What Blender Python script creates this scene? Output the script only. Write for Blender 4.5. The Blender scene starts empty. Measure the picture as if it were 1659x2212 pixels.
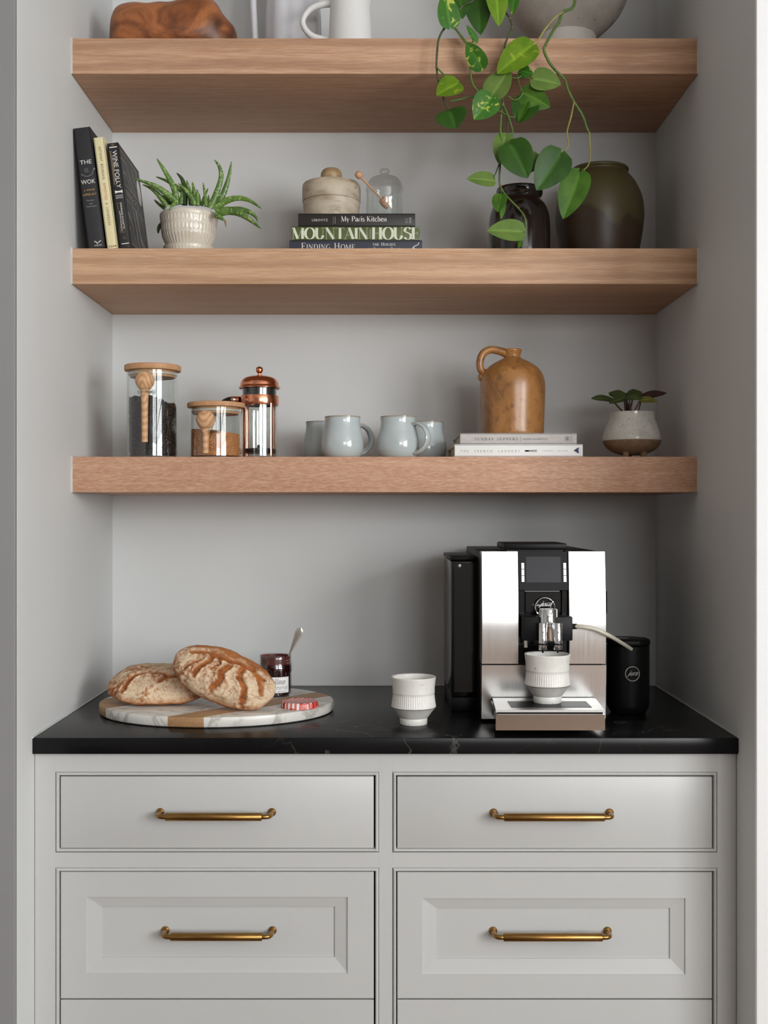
import bpy, bmesh, math, random
from mathutils import Vector, Matrix, noise

# ------------------------------------------------------------------ camera, world, lights, exposure
scene = bpy.context.scene
COL = scene.collection
F, VX, VY = 2468.0, 820.0, 1108.0            # focal length and vanishing point in 1659x2212 pixels
CAMZ = 1.337
cam_d = bpy.data.cameras.new('camera')
cam_d.sensor_fit = 'VERTICAL'; cam_d.sensor_height = 36.0
cam_d.lens = F / 2212.0 * 36.0
cam_d.shift_x = (829.5 - VX) / 2212.0
cam_d.shift_y = (VY - 1106.0) / 2212.0
cam_d.clip_start = 0.05
cam = bpy.data.objects.new('camera', cam_d); COL.objects.link(cam)
cam.location = (0, 0, CAMZ); cam.rotation_euler = (math.pi / 2, 0, 0)
scene.camera = cam

world = bpy.data.worlds.new('sky'); scene.world = world; world.use_nodes = True
world.node_tree.nodes['Background'].inputs[0].default_value = (0.80, 0.88, 1.0, 1)
world.node_tree.nodes['Background'].inputs[1].default_value = 1.0

def area_light(name, loc, rot, sx, sy, power, col):
    l = bpy.data.lights.new(name, 'AREA'); l.shape = 'RECTANGLE'; l.size = sx; l.size_y = sy
    l.energy = power; l.color = col
    o = bpy.data.objects.new(name, l); COL.objects.link(o); o.location = loc; o.rotation_euler = rot
    return o
# daylight entering by the side window to the right; the unseen rear window is added as frontal fill
EAST_WIN = (-3.5, -0.1, 1.0, 2.60)           # y0 y1 z0 z1
SOUTH_FILL_WIN = (0.7, 2.6, 1.40, 2.60)           # x0 x1 z0 z1
XE, XW, YS, HC = 3.0, -2.6, -3.9, 2.95
area_light('daylight_side_window', (XE + 0.10, -1.80, 1.80), (0, math.pi / 2, 0), 1.6, 3.4, 260, (0.985, 1.0, 1.0))
area_light('added_rear_fill', (1.65, YS - 0.10, 2.0), (math.pi / 2, 0, 0), 1.9, 1.2, 85, (0.97, 0.985, 1.0))
cy = scene.cycles
cy.max_bounces = 8; cy.diffuse_bounces = 4; cy.glossy_bounces = 4; cy.transmission_bounces = 6; cy.transparent_max_bounces = 16
cy.caustics_reflective = False; cy.caustics_refractive = False

vs = scene.view_settings
vs.view_transform = 'Standard'; vs.look = 'None'; vs.gamma = 1.0; vs.use_curve_mapping = False
vs.exposure = 0.0

# ------------------------------------------------------------------ helpers
D_BACK, D_SHELF, D_COUNTER, D_CAB, D_WALL = 2.79, 2.416, 2.143, 2.157, 2.044
XL, XR = -0.652, 0.674
CT = 0.915                                    # counter top
S1, S2, S3 = CAMZ + 0.119, CAMZ + 0.5597, CAMZ + 1.0039
def X(px, D): return (px - VX) / F * D
def Z(py, D): return CAMZ - (py - VY) / F * D
def P3(px, py, D): return Vector((X(px, D), D, Z(py, D)))
def lin(c):
    return tuple(((v / 255) / 12.92 if v / 255 <= 0.04045 else ((v / 255 + 0.055) / 1.055) ** 2.4) for v in c[:3]) + (1.0,)

class MB:
    """collects geometry for one mesh object"""
    def __init__(s): s.v = []; s.f = []; s.at = {}
    def add(s, vs, fs):
        o = len(s.v); s.v += [tuple(v) for v in vs]; s.f += [tuple(i + o for i in f) for f in fs]; return s
    def box(s, x0, x1, y0, y1, z0, z1):
        return s.add([(x0,y0,z0),(x1,y0,z0),(x1,y1,z0),(x0,y1,z0),(x0,y0,z1),(x1,y0,z1),(x1,y1,z1),(x0,y1,z1)],
                     [(0,3,2,1),(4,5,6,7),(0,1,5,4),(1,2,6,5),(2,3,7,6),(3,0,4,7)])
    def bbox(s, x0, x1, y0, y1, z0, z1, b=0.003, seg=2):
        bm = bmesh.new(); bmesh.ops.create_cube(bm, size=1)
        for v in bm.verts:
            v.co = Vector((x0 + (v.co.x + .5) * (x1 - x0), y0 + (v.co.y + .5) * (y1 - y0), z0 + (v.co.z + .5) * (z1 - z0)))
        bmesh.ops.bevel(bm, geom=list(bm.edges), offset=b, segments=seg, profile=0.5, affect='EDGES')
        return s.bm(bm)
    def bm(s, bm):
        bm.verts.index_update()
        s.add([v.co.copy() for v in bm.verts], [[v.index for v in f.verts] for f in bm.faces]); bm.free(); return s
    def lathe(s, prof, seg=48, c=(0, 0, 0), ripple=None, cap0=True, cap1=True):
        n = len(prof); vs = []; fs = []
        for i, (r, z) in enumerate(prof):
            for k in range(seg):
                a = 2 * math.pi * k / seg
                rr = r + (ripple(a, z, r) if ripple else 0)
                vs.append((c[0] + rr * math.cos(a), c[1] + rr * math.sin(a), c[2] + z))
        for i in range(n - 1):
            for k in range(seg):
                k2 = (k + 1) % seg
                fs.append((i * seg + k, i * seg + k2, (i + 1) * seg + k2, (i + 1) * seg + k))
        if cap0 and prof[0][0] > 1e-5: fs.append(tuple(range(seg - 1, -1, -1)))
        if cap1 and prof[-1][0] > 1e-5: fs.append(tuple((n - 1) * seg + k for k in range(seg)))
        return s.add(vs, fs)
    def tube(s, pts, rad, seg=10, caps=True, flat=1.0, up=None):
        pts = [Vector(p) for p in pts]; n = len(pts)
        if not hasattr(rad, '__len__'): rad = [rad] * n
        vs = []; fs = []; prev = None
        for i, p in enumerate(pts):
            t = (pts[min(i + 1, n - 1)] - pts[max(i - 1, 0)]).normalized()
            if prev is None:
                a = Vector(up) if up else (Vector((0, 1, 0)) if abs(t.y) < 0.9 else Vector((1, 0, 0)))
            else: a = prev
            a = (a - t * a.dot(t)).normalized(); b = t.cross(a); prev = a
            for k in range(seg):
                q = 2 * math.pi * k / seg
                vs.append(p + a * (rad[i] * flat * math.cos(q)) + b * (rad[i] * math.sin(q)))
        for i in range(n - 1):
            for k in range(seg):
                k2 = (k + 1) % seg
                fs.append((i * seg + k, i * seg + k2, (i + 1) * seg + k2, (i + 1) * seg + k))
        if caps: fs += [tuple(range(seg - 1, -1, -1)), tuple((n - 1) * seg + k for k in range(seg))]
        return s.add(vs, fs)
    def prism(s, poly, z0, z1, plane='XY'):
        n = len(poly)
        m = {'XY': lambda a, b, c: (a, b, c), 'XZ': lambda a, b, c: (a, c, b), 'YZ': lambda a, b, c: (c, a, b)}[plane]
        vs = [m(a, b, z0) for a, b in poly] + [m(a, b, z1) for a, b in poly]
        fs = [tuple(range(n - 1, -1, -1)), tuple(range(n, 2 * n))] + [(i, (i + 1) % n, n + (i + 1) % n, n + i) for i in range(n)]
        return s.add(vs, fs)
    def build(s, name, mat, parent=None, angle=40, loc=None, fix=True):
        me = bpy.data.meshes.new(name); me.from_pydata(s.v, [], s.f)
        if fix:
            bm = bmesh.new(); bm.from_mesh(me); bmesh.ops.recalc_face_normals(bm, faces=bm.faces); bm.to_mesh(me); bm.free()
        me.polygons.foreach_set('use_smooth', [True] * len(me.polygons))
        me.set_sharp_from_angle(angle=math.radians(angle))
        if mat is not None: me.materials.append(mat)
        for k, vals in s.at.items():
            a = me.attributes.new(k, 'FLOAT', 'POINT'); a.data.foreach_set('value', vals)
        o = bpy.data.objects.new(name, me); COL.objects.link(o)
        if parent is not None: o.parent = parent
        if loc is not None: o.location = loc
        return o

def thing(name, label, cat, loc=(0, 0, 0), rot=(0, 0, 0), group=None):
    o = bpy.data.objects.new(name, None); COL.objects.link(o); o.empty_display_size = 0.05
    o.location = loc; o.rotation_euler = rot
    return tag(o, label, cat, group)
def tag(o, label, cat, group=None, kind=None):
    o['label'] = label; o['category'] = cat
    if group: o['group'] = group
    if kind: o['kind'] = kind
    return o
def struct(o): o['kind'] = 'structure'; return o
def copy_tree(o, parent=None):
    c = o.copy(); COL.objects.link(c)
    if parent is not None: c.parent = parent
    for ch in [x for x in bpy.data.objects if x.parent == o]: copy_tree(ch, c)
    return c
def cr(pts, n=6):
    """Catmull-Rom through points of any dimension"""
    pts = [tuple(p) for p in pts]; out = []; d = len(pts[0])
    for i in range(len(pts) - 1):
        p0 = pts[max(i - 1, 0)]; p1 = pts[i]; p2 = pts[i + 1]; p3 = pts[min(i + 2, len(pts) - 1)]
        for k in range(n):
            t = k / n
            out.append(tuple(0.5 * (2 * p1[j] + (p2[j] - p0[j]) * t + (2 * p0[j] - 5 * p1[j] + 4 * p2[j] - p3[j]) * t * t
                             + (3 * p1[j] - p0[j] - 3 * p2[j] + p3[j]) * t ** 3) for j in range(d)))
    out.append(pts[-1]); return out
def shell(outer, wall, floor=0.004):
    """closed lathe profile of a vessel from its outer profile (bottom to rim)"""
    inner = [(max(r - wall, 0.0005), z) for r, z in outer if z > floor + outer[0][1]]
    return [(0.0001, outer[0][1])] + outer + inner[::-1] + [(0.0001, inner[0][1])]

# ------------------------------------------------------------------ materials
class NT:
    def __init__(s, name):
        s.m = bpy.data.materials.new(name); s.m.use_nodes = True; s.t = s.m.node_tree
        s.b = s.t.nodes['Principled BSDF']; s.out = s.t.nodes['Material Output']
        s.tc = s.t.nodes.new('ShaderNodeTexCoord')
    def n(s, typ, **kw):
        o = s.t.nodes.new('ShaderNode' + typ)
        for k, v in kw.items():
            if k in o.inputs: s.set(o.inputs[k], v)
            else: setattr(o, k, v)
        return o
    def set(s, sock, v):
        if hasattr(v, 'is_linked') or isinstance(v, bpy.types.NodeSocket): s.t.links.new(v, sock)
        else: sock.default_value = v
    def link(s, a, b): s.t.links.new(a, b)
    def coords(s, scale=(1, 1, 1), rot=(0, 0, 0), loc=(0, 0, 0), use='Object'):
        m = s.n('Mapping'); m.inputs['Scale'].default_value = scale; m.inputs['Rotation'].default_value = rot; m.inputs['Location'].default_value = loc
        s.link(s.tc.outputs[use], m.inputs['Vector']); return m.outputs[0]
    def noise(s, vec, scale=5, detail=4, rough=0.55, dist=0.0):
        o = s.n('TexNoise', Scale=scale, Detail=detail, Roughness=rough, Distortion=dist); s.link(vec, o.inputs['Vector']); return o.outputs['Fac']
    def ramp(s, fac, stops):
        o = s.n('ValToRGB'); s.link(fac, o.inputs[0]); el = o.color_ramp.elements
        while len(el) < len(stops): el.new(0.5)
        for e, (p, c) in zip(el, stops): e.position = p; e.color = c if len(c) == 4 else tuple(c) + (1,)
        return o.outputs[0]
    def mix(s, fac, a, b, typ='MIX'):
        o = s.n('MixRGB', blend_type=typ); s.set(o.inputs[0], fac); s.set(o.inputs[1], a); s.set(o.inputs[2], b); return o.outputs[0]
    def bump(s, h, strength=0.2, dist=0.002):
        o = s.n('Bump', Strength=strength, Distance=dist); s.link(h, o.inputs['Height']); s.link(o.outputs[0], s.b.inputs['Normal'])
    def bs(s, **kw):
        for k, v in kw.items(): s.set(s.b.inputs[k.replace('_', ' ')], v)
        return s
W = (1, 1, 1, 1); K = (0, 0, 0, 1)
def pm(name, col, rough=0.5, metal=0.0, col2=None, ns=20, st=(1, 1, 1), r=(0.35, 0.65), detail=4, bump=0.0, bs=None, bd=0.001,
       speck=None, coat=0.0, spec=0.5, aniso=0.0):
    t = NT(name); c = lin(col); vec = t.coords(st)
    base = c
    if col2 is None:
        col2 = tuple(min(255, v * 0.93) for v in col)
    nz = t.noise(vec, ns, detail)
    base = t.ramp(nz, [(r[0], c), (r[1], lin(col2))])
    if speck:
        sc, sscale, th = speck
        f = t.ramp(t.noise(t.coords(), sscale, 2), [(th, K), (th + 0.03, W)])
        base = t.mix(f, base, lin(sc))
    t.bs(Base_Color=base, Roughness=rough, Metallic=metal, Coat_Weight=coat, Specular_IOR_Level=spec, Coat_Roughness=0.08)
    if aniso: t.bs(Anisotropic=aniso)
    if bump: t.bump(t.noise(t.coords(st), bs or ns * 3, 3), bump, bd)
    return t.m
def wood(name, c1, c2, c3=None, along=(0.9, 14, 14), fine=(6, 160, 160), rough=0.5, ringy=0.0, bump=0.12, loc=(0, 0, 0)):
    t = NT(name)
    big = t.noise(t.coords(along, loc=loc), 2.2, 5, 0.6, 0.6)
    base = t.ramp(big, [(0.3, lin(c1)), (0.52, lin(tuple((a + b) / 2 for a, b in zip(c1, c2)))), (0.72, lin(c2))])
    fn = t.noise(t.coords(fine, loc=loc), 3.0, 3, 0.7)
    base = t.mix(t.ramp(fn, [(0.42, K), (0.66, (0.55, 0.55, 0.55, 1))]), base, lin(c3 or c2))
    if ringy:
        wv = t.n('TexWave', wave_type='BANDS', bands_direction='Z', Scale=ringy, Distortion=5.0, Detail=2.0)
        wv.inputs['Detail Scale'].default_value = 0.8
        t.link(t.coords((along[0] * 0.25, 1, 1), loc=loc), wv.inputs['Vector'])
        base = t.mix(t.ramp(wv.outputs['Fac'], [(0.0, (0.42, 0.42, 0.42, 1)), (0.5, K)]), base, lin(tuple(v * 0.86 for v in c1)))
    t.bs(Base_Color=base, Roughness=rough, Specular_IOR_Level=0.35); t.bump(fn, bump, 0.0006)
    return t.m
def thin_glass(name, tint=(0.97, 0.985, 0.98), rough=0.0, refl=1.0):
    t = NT(name); tr = t.n('BsdfTransparent', Color=tuple(tint) + (1,)); gl = t.n('BsdfGlossy', Roughness=rough); gl.inputs['Color'].default_value = (refl, refl, refl, 1)
    fr = t.n('LayerWeight', Blend=0.5); pw = t.n('Math', operation='POWER'); t.link(fr.outputs['Facing'], pw.inputs[0]); pw.inputs[1].default_value = 4.0
    ma = t.n('Math', operation='MULTIPLY_ADD'); t.link(pw.outputs[0], ma.inputs[0]); ma.inputs[1].default_value = 0.85; ma.inputs[2].default_value = 0.05; mx = t.n('MixShader'); t.link(ma.outputs[0], mx.inputs[0]); t.link(tr.outputs[0], mx.inputs[1]); t.link(gl.outputs[0], mx.inputs[2])
    t.link(mx.outputs[0], t.out.inputs['Surface']); return t.m
def leafmat(name, c1, c2, patch=None, pscale=40, pth=0.55, rough=0.42, trans=0.3):
    t = NT(name)
    nz = t.noise(t.coords(), 35, 3); base = t.ramp(nz, [(0.35, lin(c1)), (0.7, lin(c2))])
    if patch: base = t.mix(t.ramp(t.noise(t.coords((1, 1, 1)), pscale, 3, 0.6, 1.2), [(pth, K), (pth + 0.05, W)]), base, lin(patch))
    at = t.n('Attribute', attribute_name='rib')
    base = t.mix(at.outputs['Fac'], base, lin(tuple(min(255, v * 1.25 + 12) for v in c2)))
    t.bs(Base_Color=base, Roughness=rough, Specular_IOR_Level=0.3)
    tl = t.n('BsdfTranslucent'); t.link(base, tl.inputs['Color']); mx = t.n('MixShader'); mx.inputs[0].default_value = trans
    t.link(t.b.outputs[0], mx.inputs[1]); t.link(tl.outputs[0], mx.inputs[2]); t.link(mx.outputs[0], t.out.inputs['Surface'])
    return t.m

M = {}
M['wall'] = pm('wall_paint', (212, 213, 212), 0.65, col2=(209, 210, 209), ns=3, bump=0.05, bs=220, bd=0.0006)
M['white_wall'] = pm('matte_white', (243, 243, 243), 0.6, col2=(240, 240, 240), ns=3, bump=0.08, bs=160)
M['grey_wall'] = pm('front_grey', (137, 136, 136), 0.65, col2=(134, 133, 133), ns=3, bump=0.1, bs=160)
M['room_wall'] = pm('room_paint', (158, 156, 153), 0.7, col2=(154, 152, 149), ns=3)
M['ceiling'] = pm('ceiling_paint', (226, 226, 224), 0.8, ns=2, col2=(222, 222, 220))
M['floor'] = wood('floor_oak', (92, 66, 48), (112, 82, 60), along=(0.8, 9, 9), fine=(3, 80, 80), rough=0.45)
M['cab'] = pm('cabinet_paint', (196, 196, 194), 0.38, col2=(194, 194, 192), ns=4, bump=0.02, bs=120)
M['oak'] = wood('oak_veneer', (176, 132, 102), (202, 160, 128), (218, 184, 156), along=(1.1, 48, 48), rough=0.55, ringy=7)
M['oak_b'] = wood('oak_veneer_pale', (182, 139, 106), (209, 169, 135), (220, 186, 157), along=(0.8, 44, 44), rough=0.55, ringy=9, loc=(3.1, 1.7, 0.4))
M['oak_c'] = wood('oak_veneer_fleck', (174, 127, 99), (196, 151, 122), (222, 188, 162), along=(3.0, 50, 50), fine=(22, 190, 190), rough=0.55, loc=(7.3, 0.2, 2.2))
M['caulk'] = pm('caulk', (205, 205, 203), 0.6)
M['dark'] = pm('dark_gap', (18, 17, 16), 0.8)
M['brass'] = pm('aged_brass', (170, 132, 76), 0.30, 1.0, col2=(146, 110, 62), ns=30, st=(1, 6, 6))
def stone():
    t = NT('black_soapstone')
    base = t.ramp(t.noise(t.coords(), 6, 5), [(0.3, lin((13, 13, 14))), (0.75, lin((22, 22, 23)))])
    v = t.noise(t.coords((1, 1, 1), rot=(0.3, 0.5, 0.5)), 5.5, 5, 0.5, 0.8)
    vein = t.ramp(v, [(0.493, K), (0.5, W), (0.507, K)])
    gate = t.ramp(t.noise(t.coords(), 3.0, 2), [(0.44, K), (0.60, (0.35, 0.35, 0.35, 1))])
    base = t.mix(t.mix(1.0, vein, gate, 'MULTIPLY'), base, lin((120, 116, 110)))
    t.bs(Base_Color=base, Roughness=0.27, Specular_IOR_Level=0.2); t.bump(t.noise(t.coords(), 60, 3), 0.04, 0.001); return t.m
M['stone'] = stone()
# ------------------------------------------------------------------ the setting
def wall(name, boxes, mat):
    m = MB()
    for b in boxes: m.box(*b)
    return struct(m.build(name, mat, fix=False, angle=30))
wall('floor', [(XW, XE, YS, D_BACK + 0.15, -0.1, 0.0)], M['floor'])
wall('ceiling', [(XW, XE, YS, D_BACK + 0.15, HC, HC + 0.1)], M['ceiling'])
wall('wall_back', [(XL - 0.1, XR + 0.1, D_BACK, D_BACK + 0.12, 0, HC)], M['wall'])
def rounded_block(name, x0, x1, y0, y1, z0, z1, mat):
    bm = bmesh.new(); bmesh.ops.create_cube(bm, size=1)
    for v in bm.verts:
        v.co = Vector((x0 + (v.co.x + .5) * (x1 - x0), y0 + (v.co.y + .5) * (y1 - y0), z0 + (v.co.z + .5) * (z1 - z0)))
    ed = [e for e in bm.edges if abs(e.verts[0].co.z - e.verts[1].co.z) > 0.5]
    bmesh.ops.bevel(bm, geom=ed, offset=0.0025, segments=3, profile=0.5, affect='EDGES')
    return struct(MB().bm(bm).build(name, mat))
rounded_block('wall_left', XW, XL, D_WALL + .012, D_BACK + 0.15, 0, HC, M['wall'])
rounded_block('wall_right', XR, XE, D_WALL + .012, D_BACK + 0.15, 0, HC, M['wall'])
rounded_block('wall_front_left', XW, XL, D_WALL, D_WALL + .0119, 0, HC, M['grey_wall'])  # thin front slab, darker grey than the alcove wall
rounded_block('wall_front_right', XR, XE, D_WALL, D_WALL + .0119, 0, HC, M['white_wall'])  # thin front slab, whiter than the alcove wall
y0, y1, z0, z1 = EAST_WIN
wall('wall_east', [(XE, XE + .15, YS, y0, 0, HC), (XE, XE + .15, y1, D_BACK + .15, 0, HC), (XE, XE + .15, y0, y1, 0, z0), (XE, XE + .15, y0, y1, z1, HC)], M['room_wall'])
x0, x1, z0s, z1s = SOUTH_FILL_WIN
wall('wall_south', [(XW, x0, YS - .15, YS, 0, HC), (x1, XE + .15, YS - .15, YS, 0, HC), (x0, x1, YS - .15, YS, 0, z0s), (x0, x1, YS - .15, YS, z1s, HC)], M['room_wall'])
wall('wall_west', [(XW - .15, XW, YS, D_BACK + .15, 0, HC)], M['room_wall'])
w1 = MB()
for a, b, c, d in ((y0, y0 + .05, z0, z1), (y1 - .05, y1, z0, z1), (y0, y1, z0, z0 + .05), (y0, y1, z1 - .05, z1)): w1.box(XE + .02, XE + .07, a, b, c, d)
w1 = struct(w1.build('window_1', M['white_wall']))
ym = (y0 + y1) / 2
MB().box(XE + .03, XE + .06, ym - .035, ym + .035, z0, z1).build('mullion', M['white_wall'], w1)
for zz in (z0 + .5, z0 + 1.0): MB().box(XE + .035, XE + .055, y0, y1, zz - .012, zz + .012).build('glazing_bar', M['white_wall'], w1)
w2 = MB()
for a, b, c, d in ((x0, x0 + .05, z0s, z1s), (x1 - .05, x1, z0s, z1s), (x0, x1, z0s, z0s + .05), (x0, x1, z1s - .05, z1s)): w2.box(a, b, YS - .07, YS - .02, c, d)
w2 = struct(w2.build('added_fill_window', M['white_wall']))  # unseen frame added around the rear fill light, also reflected in the steel
xm = (x0 + x1) / 2
MB().box(xm - .035, xm + .035, YS - .06, YS - .03, z0s, z1s).build('mullion', M['white_wall'], w2)

# floating shelves
def shelf(zt, mat, label):
    o = MB().bbox(XL + 0.0008, XR - 0.0008, D_SHELF, D_BACK - 0.0005, zt - 0.0755, zt, 0.0012, 2).build('floating_shelf', mat)
    tag(o, label, 'shelf', 'floating oak shelves in the alcove')
    for sx, x in ((1, XL), (-1, XR)):
        MB().box(min(x, x + sx * .003), max(x, x + sx * .003), D_SHELF - .0015, D_SHELF + .002, zt - .0755, zt + .001).build('caulk_bead', M['caulk'], o)
    return o
shelf(S1, M['oak_c'], 'thick oak floating shelf carrying the mugs and glass canisters')
shelf(S2, M['oak_b'], 'thick oak floating shelf carrying the aloe and leaning cookbooks')
shelf(S3, M['oak'], 'thick oak floating shelf at the top, carrying white pitchers')

# countertop
ct = tag(MB().bbox(XL + .0008, XR - .0008, D_COUNTER, D_BACK - .0005, CT - 0.0305, CT, 0.0015, 2).build('countertop', M['stone']), 'black soapstone countertop slab with faint pale veins on the grey cabinet', 'countertop')
cb = MB()
for x, sx in ((XL, 1), (XR, -1)): cb.tube([(x + sx * .001, D_COUNTER, CT + .001), (x + sx * .001, D_BACK, CT + .001)], 0.0022, 6)
cb.tube([(XL, D_BACK - .001, CT + .001), (XR, D_BACK - .001, CT + .001)], 0.0022, 6)
cb.build('caulk_bead', M['caulk'], ct)

# cabinet
cab = thing('base_cabinet', 'pale grey built-in base cabinet of beaded inset drawers with brass pulls', 'cabinet', (0, D_CAB, 0))
CX = lambda px: X(px, D_CAB); CZ = lambda py: Z(py, D_CAB)
TH = 0.020
zb = 0.10
def cpart(name, a, b, c, d, mat=None, y0=0.0, y1=TH, bev=0.0008):
    return MB().bbox(CX(a), CX(b), y0, y1, CZ(d) if d is not None else zb, CZ(c), bev, 1).build(name, mat or M['cab'], cab)
ztop = CT - 0.0305 - 0.0003
def zpart(name, xa, xb, za, zb_, y0=0.0, y1=TH): return MB().bbox(xa, xb, y0, y1, za, zb_, 0.00015, 1).build(name, M['cab'], cab)
zpart('stile', CX(75.5), CX(119.5), zb, ztop); zpart('stile', CX(818.5), CX(847.5), zb, ztop); zpart('stile', CX(1549.5), CX(1590), zb, ztop)
for a, b in ((119.5, 818.5), (847.5, 1549.5)):
    zpart('rail', CX(a), CX(b), CZ(1667.5), ztop); zpart('rail', CX(a), CX(b), CZ(1874.5), CZ(1841.5)); zpart('rail', CX(a), CX(b), zb, 0.165)
MB().box(CX(77), CX(1588), TH + .002, D_BACK - D_CAB - .02, zb, ztop).build('carcass', M['dark'], cab)
MB().box(CX(77), CX(1588), .07, .09, 0.0, zb).build('toe_kick', M['cab'], cab)
MB().box(CX(1590.2), XR - .0005, .004, TH, zb, ztop).build('filler_strip', M['cab'], cab)
def bead(a, b, zt, zl):
    """mitred bead moulding framing an opening: quirk outside, round inside"""
    xa, xb = CX(a), CX(b); prof = [(0.0006, 0.006), (0.0006, 0.0012), (0.0014, -0.0004), (0.0035, -0.0020), (0.0054, -0.0016), (0.0066, 0.0006), (0.0069, 0.006), (0.0069, 0.018)]
    m = MB(); vs = []; fs = []; n = len(prof)
    for (o, y) in prof: vs += [(xa + o, y, zl + o), (xb - o, y, zl + o), (xb - o, y, zt - o), (xa + o, y, zt - o)]
    for i in range(n - 1):
        for k in range(4): fs.append((i * 4 + k, i * 4 + (k + 1) % 4, (i + 1) * 4 + (k + 1) % 4, (i + 1) * 4 + k))
    m.add(vs, fs); return m.build('bead_moulding', M['cab'], cab, angle=35, fix=False)
def pull(px0, px1, py, parent):
    """brass bar pull on two elbow posts"""
    m = MB(); D = 2.157; yb = -0.034
    xa, xb = X(px0, D + yb), X(px1, D + yb); zc = Z(py, D + yb)
    m.lathe([(0.0001, 0), (0.0068, 0), (0.0076, 0.0012), (0.0076, xb - xa - .0012), (0.0068, xb - xa), (0.0001, xb - xa)], 20)
    m.v = [(xa + v[2], yb + v[0], zc + v[1]) for v in m.v]
    for s, xe in ((-1, xa), (1, xb)):
        o = len(m.v)
        pts = cr([(xe - s * .002, yb, zc), (xe + s * .006, yb, zc), (xe + s * .0125, yb + .003, zc), (xe + s * .0155, yb + .010, zc), (xe + s * .0160, yb + .020, zc), (xe + s * .016, -0.001, zc)], 4)
        m.tube(pts, 0.0046, 12)
        m2 = MB().lathe([(0.0001, 0), (0.0078, 0), (0.0080, .0016), (0.0072, .003), (0.0062, .0036), (0.0056, .0052), (0.0001, .0056)], 20)
        m.add([(xe + s * .016 + v[0], -v[2], zc + v[1]) for v in m2.v], m2.f)
    return m.build('handle', M['brass'], parent, angle=35)
def drawer(a, b, zt, zl, panel=None, pullpx=None):
    xa, xb = CX(a), CX(b)
    if panel is None:
        dr = MB().bbox(xa, xb, 0.0012, 0.02, zl, zt, 0.0014, 2).build('drawer', M['cab'], cab)
    else:
        (pa, pb, pt, pbm), (ia, ib, it, ibm) = panel
        rings = [(xa, xb, zl, zt, .02), (xa, xb, zl, zt, .0024), (xa + .0012, xb - .0012, zl + .0012, zt - .0012, .0012),
                 (CX(pa), CX(pb), CZ(pbm), CZ(pt), .0012), (CX(pa) + .001, CX(pb) - .001, CZ(pbm) + .001, CZ(pt) - .001, .0042),
                 (CX(ia), CX(ib), CZ(ibm), CZ(it), .0092), (CX(ia) + .0005, CX(ib) - .0005, CZ(ibm) + .0005, CZ(it) - .0005, .0120)]
        vs = []; fs = []
        for (q0, q1, q2, q3, y) in rings: vs += [(q0, y, q2), (q1, y, q2), (q1, y, q3), (q0, y, q3)]
        for i in range(len(rings) - 1):
            for k in range(4): fs.append((i * 4 + k, i * 4 + (k + 1) % 4, (i + 1) * 4 + (k + 1) % 4, (i + 1) * 4 + k))
        e = (len(rings) - 1) * 4; fs.append((e, e + 1, e + 2, e + 3)); fs.append((3, 2, 1, 0))
        dr = MB().add(vs, fs).build('drawer', M['cab'], cab, angle=12)
    if pullpx:
        h = pull(pullpx[0], pullpx[1], pullpx[2], dr)
        if panel: h.location = (0, 0.012, 0)
        else: h.location = (0, 0.0012, 0)
    return dr
zm = CZ(2159.5); zbot = 0.165
for s, (a, b) in enumerate(((119.5, 818.5), (848.0, 1549.5))):
    bead(a, b, CZ(1667.5), CZ(1841.5)); bead(a, b, CZ(1874.5), zbot)
    da, db = (130.4, 807.4) if s == 0 else (858.2, 1538.8)
    dy = 0 if s == 0 else 2
    drawer(da, db, CZ(1677.5 + dy * .3), CZ(1832.5 + dy * .2), None, ((357, 565, 1765) if s == 0 else (1089, 1306, 1766)))
    pan = ((186, 751, 1938, 2104), (217, 723, 1962, 2072)) if s == 0 else ((912, 1481, 1941, 2107), (942, 1450, 1965, 2075))
    pp = (366, 565, 2029) if s == 0 else (1089, 1304, 2030)
    drawer(da, db, CZ(1884 + dy * .3), zm + .0015, pan, pp)
    p3 = tuple(tuple((q if i < 2 else q + 279) for i, q in enumerate(r)) for r in pan)
    drawer(da, db, zm - .0015, zbot + .009, p3, (pp[0], pp[1], pp[2] + 279))
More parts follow.
